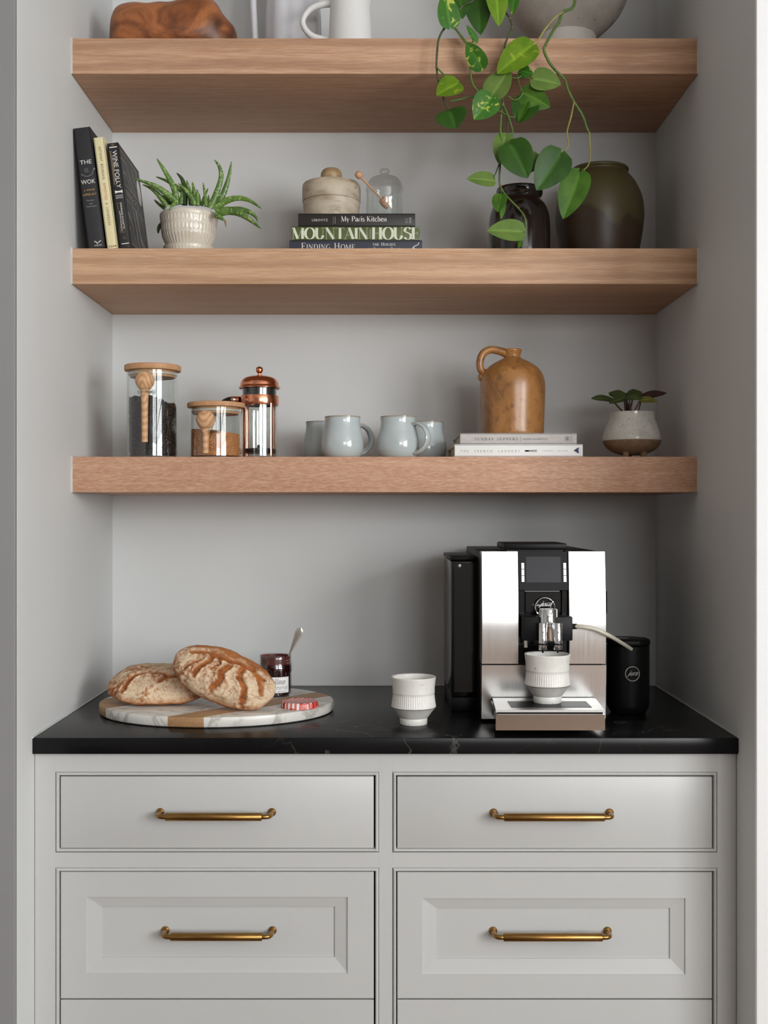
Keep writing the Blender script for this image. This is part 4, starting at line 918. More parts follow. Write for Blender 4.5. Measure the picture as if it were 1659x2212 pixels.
vine(d_([(1079, 352), (1074, 366), (1066, 386), (1065, 393)], 2.386), .0012, M['vine_dark'], 'petiole')
vine(d_([(1082, 405), (1083, 420), (1080, 445)], 2.386), .0009, M['vine_dark'], 'petiole')
for (a, b) in ((962, 58), (996, 78), (1013, 102), (944, 117), (943, 145), (950, 186), (1208, 50), (1195, 66), (1179, 98), (1198, 148), (1222, 176), (1240, 221), (1106, 60), (1100, 40), (1080.5, 401), (1119, 449), (1271, 284)):
    c = P3(a, b, DV - .001) - PO
    MB().lathe(cr([(.0001, -.0022), (.0026, -.001), (.0030, .0008), (.0001, .0026)], 2), 8, tuple(c)).build('node', M['vine_brown'], po)
LV = [  # base px, tip px, width px, depth, roll, material
 ((972, 57), (962, -18), 46, 2.375, .3, 'lf_var'), ((990, -25), (1001, 37), 40, 2.39, -.3, 'lf_dark'), ((1030, -36), (1037, 70), 58, 2.39, .25, 'lf_dark'),
 ((1068, -42), (1080, 52), 46, 2.372, -.2, 'lf_lime'), ((1114, -28), (1106, 28), 26, 2.38, .4, 'lf_var'), ((1029, 90), (1010, 53), 16, 2.378, .5, 'lf_var'),
 ((1042, 146), (1007, 91), 38, 2.378, -.55, 'lf_var'), ((1149, 98), (1074, 154), 60, 2.368, .25, 'lf_lime'), ((990, 180), (943, 202), 52, 2.374, .5, 'lf_lime'),
 ((971, 240), (984, 276), 62, 2.372, .1, 'lf_dark'), ((1062, 208), (1026, 256), 54, 2.368, -.15, 'lf_var'), ((1062, 207), (1100, 147), 54, 2.376, -.45, 'lf_pale'),
 ((1152, 170), (1212, 179), 52, 2.380, -.3, 'lf_pale'), ((1130, 200), (1188, 230), 46, 2.386, .3, 'lf_mid'), ((1142, 216), (1118, 262), 54, 2.390, .2, 'lf_dark'),
 ((1138, 222), (1118, 260), 20, 2.384, .8, 'lf_mid'), ((1122, 152), (1150, 158), 26, 2.388, .4, 'lf_var'), ((1102, 311), (1140, 382), 66, 2.366, .1, 'lf_dark'),
 ((1092, 292), (1078, 352), 40, 2.388, .35, 'lf_pale'), ((1152, 330), (1146, 372), 34, 2.392, -.5, 'lf_pale'), ((1211, 331), (1161, 408), 68, 2.370, -.1, 'lf_dark'),
 ((1252, 373), (1217, 469), 58, 2.372, .15, 'lf_mid'), ((1066, 391), (1010, 382), 38, 2.384, .6, 'lf_pale'), ((1082, 421), (1074, 456), 30, 2.384, .4, 'lf_mid'),
 ((1085, 424), (1085, 472), 18, 2.388, -.7, 'lf_mid'), ((1129, 501), (1054, 494), 50, 2.376, .45, 'lf_pale'), ((1126, 521), (1120, 535), 9, 2.384, .2, 'lf_mid')]
for (b, t_, w, D, roll, mt) in LV:
    leaf(P3(*b, D) - PO, P3(*t_, D - .012) - PO, w * 1.08 / F * D, roll * .8, .26, .10, .10).build('leaf', M[mt], po, angle=80, fix=False)

# aloe
D = 2.552; ap = thing('potted_aloe', 'spiky aloe in a cream ribbed ceramic pot with saucer on the middle shelf', 'potted plant', (X(408, D), D, S2))
APO = Vector((X(408, D), D, S2))
M['cream_glaze'] = pm('cream_glaze', (222, 214, 200), .28, col2=(208, 198, 182), ns=30, coat=.2)
def rip(a, z, r):
    if r < .0455: return 0
    if .026 < z < .058: return .0013 * abs(math.sin(a * 22)) ** .7 * min(1, (z - .026) / .006)
    if .063 < z < .077 or .083 < z < .095: return .0012 * abs(math.sin(a * 22)) ** 3
    if .058 <= z <= .063 or .077 <= z <= .083: return .0007 * math.sin(a * 70)
    return 0
outer = []
for r, z in cr([(.0380, .012), (.0440, .026), (.0500, .038), (.0560, .050), (.0588, .058), (.0602, .068), (.0612, .080), (.0622, .092), (.0640, .097), (.0645, .102), (.0628, .106)], 5): outer.append((r, z))
MB().lathe(shell(outer, .005, .006), 176, ripple=lambda a, z, r: rip(a, z, r) if r > .0455 else 0, cap0=False, cap1=False).build('pot', M['cream_glaze'], ap, angle=60)
sa = cr([(.036, 0), (.045, .003), (.051, .014), (.0548, .027), (.0562, .0315), (.0550, .0325)], 4)
MB().lathe(shell(sa, .004, .003), 132, ripple=lambda a, z, r: .0012 * abs(math.sin(a * 22)) if .003 < z < .028 and r > .045 else 0, cap0=False, cap1=False).build('saucer', M['cream_glaze'], ap, angle=60)
MB().lathe([(.0001, .101), (.050, .101), (.0580, .100), (.0580, .088)], 32, cap1=False).build('soil', M['soil'], ap)
def aloemat():
    t = NT('aloe_skin'); base = t.ramp(t.noise(t.coords(), 20, 2), [(.35, lin((66, 100, 38))), (.65, lin((104, 138, 60)))])
    f = t.ramp(t.noise(t.coords((1, 1, 1)), 210, 2, .6), [(.55, K), (.62, (.85, .85, .85, 1))]); base = t.mix(f, base, lin((162, 186, 116)))
    t.bs(Base_Color=base, Roughness=.38); return t.m
M['aloe'] = aloemat(); M['aloe_dark'] = pm('aloe_dark', (52, 78, 40), .4, col2=(66, 94, 48), ns=40); M['dry'] = pm('dry_tip', (164, 116, 84), .8)
def al(pts, w, D0, D1, mat='aloe'):
    n = len(pts); w3 = [P3(p[0], p[1], D0 + (D1 - D0) * i / (n - 1)) - APO for i, p in enumerate(pts)]
    c = cr([tuple(v) for v in w3], 6); k = len(c)
    r = [w * .58 * (1 - (i / (k - 1)) ** 1.7) ** .8 + .0006 for i in range(k)]
    MB().tube(c, r, 10, flat=.62, up=(0, 1, .3)).build('leaf', M[mat], ap, angle=70)
A = lambda x, y: (320 + x / 6.38, 330 + y / 6.38)
AL = [([A(400, 720), A(360, 500), A(240, 270), A(118, 78)], .0125, 2.535, 2.52), ([A(500, 560), A(380, 460), A(250, 385), A(108, 330)], .0085, 2.57, 2.59),
 ([A(400, 690), A(230, 545), A(60, 440), (287, 385)], .0125, 2.53, 2.50), ([A(260, 740), A(150, 590), A(40, 490), (308, 399)], .0095, 2.54, 2.52), ([A(230, 770), A(140, 700), A(84, 648)], .006, 2.56, 2.57),
 ([A(320, 700), A(230, 620), A(165, 585)], .008, 2.56, 2.57), ([A(500, 720), A(505, 520), A(470, 370), A(393, 278)], .0115, 2.56, 2.57, 'aloe_dark'), ([A(640, 720), A(590, 610), A(500, 500), A(415, 418)], .0105, 2.53, 2.52),
 ([A(600, 720), A(575, 560), A(530, 376)], .011, 2.55, 2.55), ([A(640, 720), A(632, 540), A(610, 400)], .009, 2.56, 2.56), ([A(680, 730), A(682, 610), A(675, 503)], .0085, 2.54, 2.54), ([A(706, 720), A(705, 565)], .006, 2.56, 2.57),
 ([A(735, 730), A(775, 610), A(826, 488)], .006, 2.555, 2.56), ([A(800, 740), A(785, 590), A(758, 412)], .007, 2.54, 2.54), ([A(830, 750), A(832, 580)], .0055, 2.55, 2.55), ([A(450, 700), A(462, 610), A(466, 508)], .0075, 2.53, 2.53), ([A(365, 640), A(360, 530)], .005, 2.56, 2.56),
 ([A(850, 760), A(940, 560), A(1005, 340), A(980, 190), A(910, 95)], .0115, 2.54, 2.53), ([A(920, 770), A(1030, 580), A(1110, 340), A(1146, 120)], .012, 2.55, 2.545), ([A(910, 780), A(1060, 670), A(1230, 625), A(1400, 660), A(1566, 772)], .013, 2.545, 2.53),
 ([A(940, 830), A(1100, 800), A(1250, 830), A(1400, 920), A(1556, 1045)], .0165, 2.51, 2.48), ([A(1080, 790), A(1260, 780), A(1400, 820), A(1480, 880), A(1515, 955)], .0105, 2.53, 2.53), ([A(930, 860), A(1000, 895), A(1066, 940)], .0095, 2.50, 2.49),
 ([A(215, 960), A(150, 1030), A(138, 1115)], .009, 2.59, 2.585, 'aloe_dark'), ([A(385, 680), A(330, 730), A(292, 796)], .0065, 2.495, 2.475)]
for q in AL: al(*q)
al([A(1062, 938), A(1066, 975), A(1074, 1025)], .003, 2.49, 2.49, 'dry')

# african violet in footed pot
D = 2.545; vp = thing('potted_violet', 'small dark-leaved plant in a speckled white pot with bare clay feet', 'potted plant', (X(1365, D), D, S1)); VPO = Vector((X(1365, D), D, S1))
def vpot():
    t = NT('speckled_glaze_over_clay'); sep = t.n('SeparateXYZ', Vector=t.coords())
    gz = t.ramp(t.noise(t.coords(), 30, 3), [(.35, lin((208, 206, 198))), (.7, lin((190, 186, 176)))])
    f = t.ramp(t.noise(t.coords(), 520, 1), [(.66, K), (.70, W)]); gz = t.mix(f, gz, lin((110, 90, 74)))
    st = t.n('Math', operation='GREATER_THAN'); t.link(sep.outputs['Z'], st.inputs[0]); st.inputs[1].default_value = .0415
    clay = t.ramp(t.noise(t.coords(), 80, 3), [(.4, lin((132, 108, 84))), (.6, lin((122, 98, 76)))])
    rough = t.mix(st.outputs[0], (.75, .75, .75, 1), (.12, .12, .12, 1))
    t.bs(Base_Color=t.mix(st.outputs[0], clay, gz), Roughness=rough); return t.m
M['vpot'] = vpot(); M['clay'] = pm('bare_clay', (130, 106, 82), .75, col2=(120, 96, 74))
vessel(cr([(.022, .010), (.040, .0155), (.0560, .0260), (.0642, .0405), (.0638, .0520), (.0590, .070), (.0530, .084), (.0495, .094), (.0490, .1045)], 5), .004, 64, floor=.006).build('pot', M['vpot'], vp, angle=60)
for a in (-125, -55, 90): MB().lathe(cr([(.0055, 0), (.0068, .004), (.0072, .018)], 3), 16, (.034 * math.cos(math.radians(a)), .034 * math.sin(math.radians(a)), 0)).build('foot', M['clay'], vp)
MB().lathe([(.0001, .099), (.044, .099), (.044, .094)], 24, cap1=False).build('soil', M['soil'], vp)
M['vl'] = leafmat('violet_leaf', (60, 72, 36), (82, 94, 50), rough=.7, trans=.15); M['vl_p'] = leafmat('violet_leaf_purple', (62, 40, 40), (78, 54, 50), rough=.7, trans=.15); M['vl_y'] = leafmat('violet_leaf_yellow', (118, 120, 48), (134, 134, 60), rough=.6, trans=.2)
M['vstem'] = pm('violet_stem', (76, 48, 40), .6, col2=(90, 60, 46))
Vv = lambda x, y: (1270 + x / 9.217, 820 + y / 9.217)
for (b, t_, w, d0, d1, roll, mt) in [((480, 400), (80, 350), 120, 2.52, 2.49, 1.0, 'vl'), ((720, 350), (410, 245), 150, 2.55, 2.57, .7, 'vl'), ((740, 370), (680, 235), 150, 2.55, 2.57, .3, 'vl'), ((820, 330), (1090, 235), 150, 2.55, 2.57, -.7, 'vl'),
      ((1070, 350), (1565, 240), 130, 2.55, 2.54, -1.0, 'vl_p'), ((1040, 400), (1395, 410), 110, 2.53, 2.52, -.9, 'vl_y'), ((760, 360), (430, 450), 120, 2.51, 2.485, .9, 'vl'), ((760, 370), (1100, 360), 100, 2.50, 2.485, -1.0, 'vl'), ((760, 390), (500, 320), 110, 2.53, 2.52, .9, 'vl'), ((900, 330), (960, 250), 140, 2.57, 2.60, .4, 'vl')]:
    bb = P3(*Vv(*b), d0) - VPO
    leaf(bb, P3(*Vv(*t_), d1) - VPO, w / 9.217 / F * d0 * 1.7, roll * .75, .3, .06, .1, .55, wav=.03).build('leaf', M[mt], vp, angle=80, fix=False)
    rt = Vector((random.uniform(-.012, .012), random.uniform(-.012, .012), .096)); mid = (rt + bb) / 2 + Vector((0, 0, -.004))
    MB().tube(cr([tuple(rt), tuple(mid), tuple(bb)], 4), .0018, 7).build('stem', M['vstem'], vp)
# ------------------------------------------------------------------ board, bread, jam (counter)
BZ = CT + .022; BD = 2.44; BX = X(469.5, BD); RX, RY = .2477, .206
bd = thing('serving_board', 'oval white marble serving board with diagonal wood stripes on the counter', 'serving board', (BX, BD, CT + .0003))
def marble():
    t = NT('white_marble'); n1 = t.noise(t.coords(rot=(0, 0, .6)), 6, 6, .6, 1.5)
    base = t.ramp(n1, [(.3, lin((226, 224, 218))), (.47, lin((218, 214, 206))), (.52, lin((178, 172, 164))), (.56, lin((220, 216, 208))), (.8, lin((228, 226, 220)))])
    t.bs(Base_Color=base, Roughness=.3); return t.m
M['marble'] = marble(); M['mango'] = wood('mango_wood', (150, 112, 76), (186, 148, 108), along=(3, 3, 12), fine=(50, 50, 50), rough=.5)
NRM = Vector((math.cos(math.radians(-42)), math.sin(math.radians(-42))))     # across the stripes
def clip(poly, d, keep):
    out = []
    for i in range(len(poly)):
        a, b = poly[i], poly[(i + 1) % len(poly)]; da, db = a.dot(NRM) - d, b.dot(NRM) - d
        if not keep: da, db = -da, -db
        if da >= 0: out.append(a)
        if (da >= 0) != (db >= 0): out.append(a + (b - a) * (da / (da - db)))
    return out
def pxd(px, py, D): return Vector((X(px, D) - BX, D - BD)).dot(NRM)
s1, s2 = pxd(357, 0, 2.238), pxd(440, 0, 2.234); s3, s4 = pxd(219, 0, 2.43), pxd(240, 0, 2.345)
cuts = sorted([-9, min(s3, s4) - .02, max(s3, s4), s1, s2, 9]); kinds = ['marble', 'mango', 'marble', 'mango', 'marble']
def ell(k): return [Vector(((RX + k) * math.cos(2 * math.pi * i / 120), (RY + k) * math.sin(2 * math.pi * i / 120))) for i in range(120)]
for i, kd in enumerate(kinds):
    a, b = cuts[i] + (.0001 if i else 0), cuts[i + 1] - .0001
    rg = [(ell(-.006), .0), (ell(-.0015), .003), (ell(0), .007), (ell(0), .0195), (ell(-.0012), .0217), (ell(-.003), .022)]
    lo = clip(clip(rg[3][0], a, True), b, False)
    m = MB(); lv = [(-.008, 0.0), (-.002, .0025), (0, .006), (0, .0200), (-.0008, .0214), (-.0026, .022)]
    n = len(lo); vs = []
    for k, z in lv:
        for p in lo:
            l = math.hypot(p.x / RX, p.y / RY); s = 1 + (k / RX if l > .97 else 0); vs.append((p.x * s, p.y * s, z))
    fs = [(r * n + j, r * n + (j + 1) % n, (r + 1) * n + (j + 1) % n, (r + 1) * n + j) for r in range(len(lv) - 1) for j in range(n)]
    fs += [tuple(range(n - 1, -1, -1)), tuple((len(lv) - 1) * n + j for j in range(n))]
    m.add(vs, fs).build('marble_section' if kd == 'marble' else 'wood_stripe', M[kd], bd, angle=35)

def crust():
    t = NT('bread_crust'); at = t.n('Attribute', attribute_name='score')
    n1 = t.noise(t.coords(), 14, 5, .65, .4); n2 = t.noise(t.coords(), 120, 4, .75)
    brown = t.ramp(n1, [(.3, lin((140, 78, 40))), (.5, lin((176, 110, 62))), (.7, lin((204, 146, 94)))])
    flour = t.ramp(n2, [(.3, lin((208, 180, 146))), (.7, lin((232, 212, 184)))])
    f = t.ramp(t.mix(.45, n1, n2), [(.40, K), (.50, (.95, .95, .95, 1))])
    tp = t.n('Attribute', attribute_name='flour'); f = t.mix(1.0, f, tp.outputs['Fac'], 'MULTIPLY')
    vo = t.n('TexVoronoi', feature='DISTANCE_TO_EDGE', Scale=58.0); wv_ = t.n('VectorMath', operation='ADD'); t.link(t.coords(), wv_.inputs[0]); nzv = t.n('TexNoise', Scale=40.0); t.link(t.coords(), nzv.inputs['Vector'])
    sc_ = t.n('VectorMath', operation='SCALE'); t.link(nzv.outputs['Color'], sc_.inputs[0]); sc_.inputs['Scale'].default_value = .03; t.link(sc_.outputs[0], wv_.inputs[1]); t.link(wv_.outputs[0], vo.inputs['Vector'])
    cr_ = t.ramp(vo.outputs['Distance'], [(.02, (.42, .42, .42, 1)), (.09, K)]); gate = t.ramp(t.noise(t.coords(), 22, 2), [(.48, K), (.58, W)])
    base = t.mix(f, brown, flour); base = t.mix(t.mix(1.0, cr_, gate, 'MULTIPLY'), base, lin((150, 96, 56)))
    inside = t.ramp(t.noise(t.coords(), 70, 4, .7), [(.3, lin((116, 62, 30))), (.7, lin((186, 116, 64)))])
    base = t.mix(at.outputs['Fac'], base, inside)
    t.bs(Base_Color=base, Roughness=.85, Specular_IOR_Level=.2); t.bump(n2, .45, .003); return t.m
M['crust'] = crust()
def loaf(name, label, a, b, c, low, scores, mtx, seed, fl=1.0, back=2.0):
    """a, b, c half length, half width, dome height; low = how far the underside bulges"""
    nu, nv = 150, 90; vs = []; sc = []; flr = []
    def dist(x, y):
        best = 1e9; bw = 1
        for w, pl in scores:
            for i in range(len(pl) - 1):
                ax, ay = pl[i]; bx, by = pl[i + 1]; dx, dy = bx - ax, by - ay
                tt = max(0, min(1, ((x - ax) * dx + (y - ay) * dy) / (dx * dx + dy * dy + 1e-12)))
                d = math.hypot(x - ax - tt * dx, y - ay - tt * dy) / w
                if d < best: best = d
        return best
    for j in range(nv + 1):
        ph = math.pi * j / nv
        for i in range(nu):
            th = 2 * math.pi * i / nu
            ux, uy, uz = math.sin(ph) * math.cos(th), math.sin(ph) * math.sin(th), math.cos(ph)
            px = a * math.copysign(abs(ux) ** .86, ux); py = b * math.copysign(abs(uy) ** .9, uy); pz = (c if uz > 0 else low) * math.copysign(abs(uz) ** .85, uz)
            p = Vector((px, py, pz)); nn = Vector((ux / a, uy / b, uz / c)).normalized()
            h = .004 * noise.noise(p * 16 + Vector((seed, 0, 0))) + .0022 * noise.noise(p * 48 + Vector((0, seed, 0))) + .0008 * noise.noise(p * 150)
            wob = .0035 * noise.noise(p * 55 + Vector((seed, seed, 0))) + .0018 * noise.noise(p * 170)
            d = dist(px + wob, py + wob) if uz > -.05 else 9
            s = max(0, min(1, (1.15 - d) / .35)); ear = math.exp(-((d - 1.35) / .3) ** 2) if d < 3 else 0
            h += -.0035 * s + .0030 * ear
            vs.append(p + nn * h); sc.append(s); flr.append(fl * max(0, min(1, (uz + .25) / .45)) * max(0, min(1, (b * back - py + .012 * noise.noise(p * 40)) / .014)))
    fs = [(j * nu + i, j * nu + (i + 1) % nu, (j + 1) * nu + (i + 1) % nu, (j + 1) * nu + i) for j in range(nv) for i in range(nu)]
    m = MB().add(vs, fs); m.at['score'] = sc; m.at['flour'] = flr
    lowest = min((mtx @ Vector(v)).z for v in m.v); mtx.translation.z += LB - lowest + .0002
    o = m.build(name, M['crust'], None, angle=80); o.matrix_world = mtx
    return tag(o, label, 'bread', 'crusty loaves on the marble board')
def frame(origin, xa, za):
    xa = Vector(xa).normalized(); za = Vector(za); za = (za - xa * za.dot(xa)).normalized(); ya = za.cross(xa)
    mm = Matrix((xa, ya, za)).transposed().to_4x4(); mm.translation = origin; return mm
LB = BZ + .0003
l1 = loaf('bread_loaf', 'flat floured round loaf lying behind, partly covered by the other loaf', .112, .084, .037, .019,
     [(.0072, cr([(-.066, -.056), (-.058, -.036), (-.040, -.020), (-.015, -.014), (.006, -.020), (.020, -.030)], 5)), (.0068, cr([(.006, -.046), (.018, -.034), (.036, -.028), (.06, -.030)], 4))],
     frame(Vector((X(347, 2.43), 2.43, LB + .0205)), (1, .05, .0), (0, -.26, 1)), 3.0)
l2 = loaf('bread_loaf', 'big crusty loaf with branching scores propped against the flat loaf', .110, .057, .040, .032,
     [(.0058, cr([(-.080, .010), (-.05, .020), (-.01, .017), (.035, .021), (.082, .012)], 5)), (.0062, cr([(-.036, .018), (-.034, .002), (-.047, -.018), (-.050, -.036)], 4)), (.0032, cr([(-.056, -.004), (-.070, -.020), (-.075, -.030)], 4)), (.003, cr([(-.018, .016), (-.010, .004), (-.016, -.006)], 3)),
      (.0070, cr([(.008, .006), (.000, -.014), (.004, -.032), (-.006, -.048)], 4)), (.0068, cr([(.032, .019), (.036, -.004), (.054, -.028), (.060, -.044)], 4)), (.0055, cr([(.056, .019), (.076, .002), (.090, -.018)], 4))],
     frame(P3(484, 1478, 2.335), (.91, -.14, -.33), (.10, -.76, .66)), 9.0, back=.62)

# jam jar
D = 2.505; jj = thing('jam_jar', 'open glass jar of dark cherry jam with white label on the marble board', 'jar', (X(595, D), D, LB))
M['jam'] = pm('cherry_jam', (52, 12, 18), .22, col2=(34, 8, 12), ns=40); M['jam_smear'] = pm('jam_smear', (120, 70, 66), .3, col2=(84, 36, 38), ns=50)
M['label'] = pm('paper_label', (236, 236, 234), .6, col2=(232, 232, 230)); M['jar_glass'] = thin_glass('jar_glass', (.93, .94, .94))
facet = lambda a, z, r: (-.0022 * (1 - abs(math.cos(a * 6)) ** 1.0) if .004 < z < .052 else 0)
MB().lathe([(.0001, 0), (.031, 0), (.0345, .003), (.0352, .006), (.0352, .050), (.0372, .056), (.0372, .066), (.0350, .0695), (.0352, .0705), (.0378, .0715), (.0378, .0730), (.0352, .0745), (.0352, .0765), (.0372, .0775), (.0372, .0785), (.0352, .080), (.0352, .0885), (.0345, .0895), (.0335, .0885), (.0335, .070), (.035, .064), (.035, .056), (.033, .049), (.033, .006), (.0001, .004)], 72, ripple=facet, cap0=False, cap1=False).build('body', M['jar_glass'], jj, angle=50)
MB().lathe([(.0001, .0045), (.0325, .0045), (.0328, .049), (.0347, .056), (.0347, .064), (.0332, .069), (.030, .0680), (.0001, .0655)], 60, ripple=facet, cap0=False).build('jam', M['jam'], jj, angle=50)
MB().lathe([(.0333, .0690), (.0333, .0870), (.0325, .0875), (.0322, .069)], 48, cap0=False, cap1=False, ripple=lambda a, z, r: 0).build('jam_smear', M['jam_smear'], jj)
R = .0356; m = MB(); vs = []; fs = []; n = 28
for i in range(n + 1):
    a = math.radians(-90 - 58 + 116 * i / n)
    for z in (.0100, .0440):
        for rr in (R - .0004, R): vs.append((rr * math.cos(a), rr * math.sin(a), z))
for i in range(n): o = i * 4; fs += [(o + 1, o + 5, o + 7, o + 3), (o, o + 2, o + 6, o + 4), (o + 2, o + 3, o + 7, o + 6), (o, o + 4, o + 5, o + 1)]
lab = m.add(vs, fs).build('label', M['label'], jj)
def wrap(m, a0, a1, z0, z1, mat):
    xs = [v[0] for v in m.v]; ys = [v[1] for v in m.v]; x0, x1, y0, y1 = min(xs), max(xs), min(ys), max(ys); r = R + .0002
    m.v = [(r * math.cos(q), r * math.sin(q), z0 + (v[1] - y0) / (y1 - y0) * (z1 - z0)) for v in m.v for q in [math.radians(a0 + (v[0] - x0) / (x1 - x0) * (a1 - a0))]]
    m.build('lettering', mat, lab, fix=False)
wrap(serif('Bonne Maman', .10, .035, 0, slant=.55, gap=.0), -126, -48, .0285, .0415, M['ink_black'])
wrap(serif('Cherry Preserves', .07, .03, 0, slant=.5, gap=.02), -142, -37, .0150, .0275, M['ink_black'])
wrap(sans('NET WT 13 oz'), -76, -48, .0115, .0142, M['ink_black']); wrap(sans('Product of France'), -138, -104, .0115, .0142, M['ink_black'])
# spoon
sp = thing('spoon', 'steel spoon standing in the jam jar with handle leaning out', 'spoon', jj.location + Vector((.010, 0, .040)))
SO = sp.location.copy(); tp = P3(650, 1356, 2.50) - SO; lo_ = P3(627, 1412, 2.505) - SO; ax = (tp - lo_).normalized()
bot = lo_ - ax * .040; m = MB(); pts = []; wd = []
for i in range(25):
    u = i / 24; pts.append(bot.lerp(tp, u)); wd.append(.0034 + .0052 * max(0, (u - .35) / .5) ** 1.3 if u < .88 else .0088 * math.sqrt(max(.02, 1 - ((u - .88) / .12) ** 2)))
sdv = ax.cross(Vector((0, 1, 0))).normalized(); sdv = (Matrix.Rotation(-.12, 3, ax) @ sdv); nv_ = ax.cross(sdv)
vs = []; fs = []
for p, w in zip(pts, wd):
    for s, h in ((-1, 0), (-.6, .0009), (0, .0014), (.6, .0009), (1, 0), (.6, -.0008), (0, -.001), (-.6, -.0008)): vs.append(p + sdv * (s * w * 1.0) + nv_ * h)
for i in range(24):
    for k in range(8): fs.append((i * 8 + k, i * 8 + (k + 1) % 8, (i + 1) * 8 + (k + 1) % 8, (i + 1) * 8 + k))
fs += [tuple(range(8)), tuple(24 * 8 + k for k in range(8))]
M['silver'] = pm('satin_silver', (226, 222, 214), .36, 1.0, col2=(200, 197, 190), ns=5)
m.add(vs, fs).build('handle', M['silver'], sp)
bw = MB().lathe(cr([(.0001, -.004), (.007, -.003), (.0115, .0), (.012, .001)], 3) + [(.0112, .0012), (.007, -.0018), (.0001, -.0028)], 20, cap0=False)
bw.v = [tuple(bot - ax * .012 + ax * (v[0] * 1.4) + sdv * v[1] * .9 + nv_ * v[2]) for v in bw.v]; bw.build('bowl', M['silver'], sp)
# gingham lid
D = 2.352; 
def gingham():
    t = NT('red_gingham'); sep = t.n('SeparateXYZ', Vector=t.coords((105, 105, 105), rot=(0, 0, .35)))
    def stripe(o):
        f = t.n('Math', operation='FRACT'); t.link(sep.outputs[o], f.inputs[0]); g_ = t.n('Math', operation='GREATER_THAN'); t.link(f.outputs[0], g_.inputs[0]); g_.inputs[1].default_value = .5; return g_.outputs[0]
    ad = t.n('Math', operation='ADD'); t.link(stripe('X'), ad.inputs[0]); t.link(stripe('Y'), ad.inputs[1]); hf = t.n('Math', operation='MULTIPLY'); t.link(ad.outputs[0], hf.inputs[0]); hf.inputs[1].default_value = .5
    t.bs(Base_Color=t.ramp(hf.outputs[0], [(0, lin((234, 230, 226))), (.5, lin((214, 106, 96))), (1, lin((196, 36, 32)))]), Roughness=.3); return t.m
M['gingham'] = gingham()
o = MB().lathe([(.0365, 0), (.0385, .0008), (.0388, .0022), (.0380, .0034), (.0380, .0100), (.0370, .0125), (.0345, .0134), (.0330, .0126), (.0001, .0126)], 64, cap0=False).build('jar_lid', M['gingham'], None, angle=50, loc=(X(647.5, D), D, LB))
tag(o, 'red and white gingham metal jar lid lying on the marble board', 'jar lid')

# ------------------------------------------------------------------ espresso cups
def cupmat():
    t = NT('speckled_white_glaze'); base = t.ramp(t.noise(t.coords(), 25, 3), [(.35, lin((232, 230, 224))), (.7, lin((222, 219, 212)))])
    f = t.ramp(t.noise(t.coords(), 330, 0), [(.80, K), (.82, (.8, .8, .8, 1))]); base = t.mix(f, base, lin((120, 92, 70)))
    t.bs(Base_Color=base, Roughness=.35); return t.m
M['cup'] = cupmat(); M['cup_grey'] = pm('bare_grey_clay', (212, 209, 202), .5, col2=(202, 199, 192), ns=40, speck=((120, 96, 76), 330, .80)); M['line'] = pm('iron_line', (62, 46, 36), .6)
cp = thing('espresso_cup', '', 'cup')
outer = cr([(.0440, .0345), (.0447, .0360), (.0432, .046), (.0418, .058)], 4) + [(.0416, .0625), (.0422, .0632)] + cr([(.0422, .064), (.0424, .074), (.0436, .086), (.0446, .0935), (.0440, .0948)], 4)
inner = [(.0405, .0935), (.0395, .07), (.0385, .05), (.030, .030), (.0001, .026)]
def flt(a, z, r): return (-.0006 * (math.sin(a * 60) > .3) * (1 if .0375 < z < .0610 and r > .0405 else 0))
MB().lathe(outer + inner, 360, ripple=flt, cap0=False, cap1=False).build('body', M['cup'], cp, angle=50)
MB().lathe([(.0441, .0336), (.0446, .0338), (.0446, .0347), (.0440, .0350)], 64, cap0=False, cap1=False).build('iron_band', M['line'], cp)
MB().lathe(cr([(.0272, .0130), (.0300, .0155), (.0380, .0265), (.0443, .0337)], 4), 64, cap1=False).build('lower_body', M['cup_grey'], cp)
MB().lathe([(.0220, .0), (.0262, .0), (.0272, .0012), (.0276, .0125), (.0268, .0140), (.0220, .0140)], 64, cap0=False, cap1=False).build('foot_ring', M['cup'], cp)
cupspec = [(X(893.5, 2.285), 2.285, CT + .0003, 'speckled white fluted cup standing alone on the black counter'), (X(1182.5, 2.236), 2.236, CAMZ - .371 + .0008, 'speckled white fluted cup on the coffee machine drip tray')]
for i, (x, y, z, labl) in enumerate(cupspec):
    o = cp if i == 0 else copy_tree(cp); o.location = (x, y, z); o.rotation_euler = (0, 0, i * .6); tag(o, labl, 'cup', 'speckled white cups')
# ------------------------------------------------------------------ coffee machine
FD = 2.292
cm = thing('coffee_machine', 'brushed steel and black bean-to-cup coffee machine on the counter', 'coffee machine', (0, FD, CT))
MX = lambda px, d=0.0: X(px, FD + d); MZ = lambda py, d=0.0: Z(py, FD + d) - CT
def steelmat():
    t = NT('brushed_steel'); nz = t.noise(t.coords((260, 4, 3)), 3, 2)
    t.bs(Base_Color=t.ramp(nz, [(.3, lin((206, 204, 201))), (.7, lin((214, 212, 209)))]), Metallic=1.0, Roughness=t.ramp(nz, [(.3, (.23, .23, .23, 1)), (.7, (.27, .27, .27, 1))])); return t.m
M['brushed'] = steelmat(); M['satin_steel'] = pm('satin_steel', (196, 195, 193), .42, 1.0, col2=(190, 189, 187), ns=30); M['gloss_black'] = pm('gloss_black', (12, 12, 13), .08, col2=(11, 11, 12), ns=4); M['satin_black'] = pm('satin_black', (14, 14, 15), .45, col2=(12, 12, 13), ns=8, spec=.2)
M['screen'] = pm('screen_off', (44, 44, 48), .3, col2=(43, 43, 47), ns=4, spec=.2); M['chrome'] = pm('chrome', (222, 222, 222), .05, 1.0, col2=(220, 220, 220), ns=3); M['silver_key'] = pm('silver_key', (214, 212, 208), .3, .3, col2=(206, 204, 200))
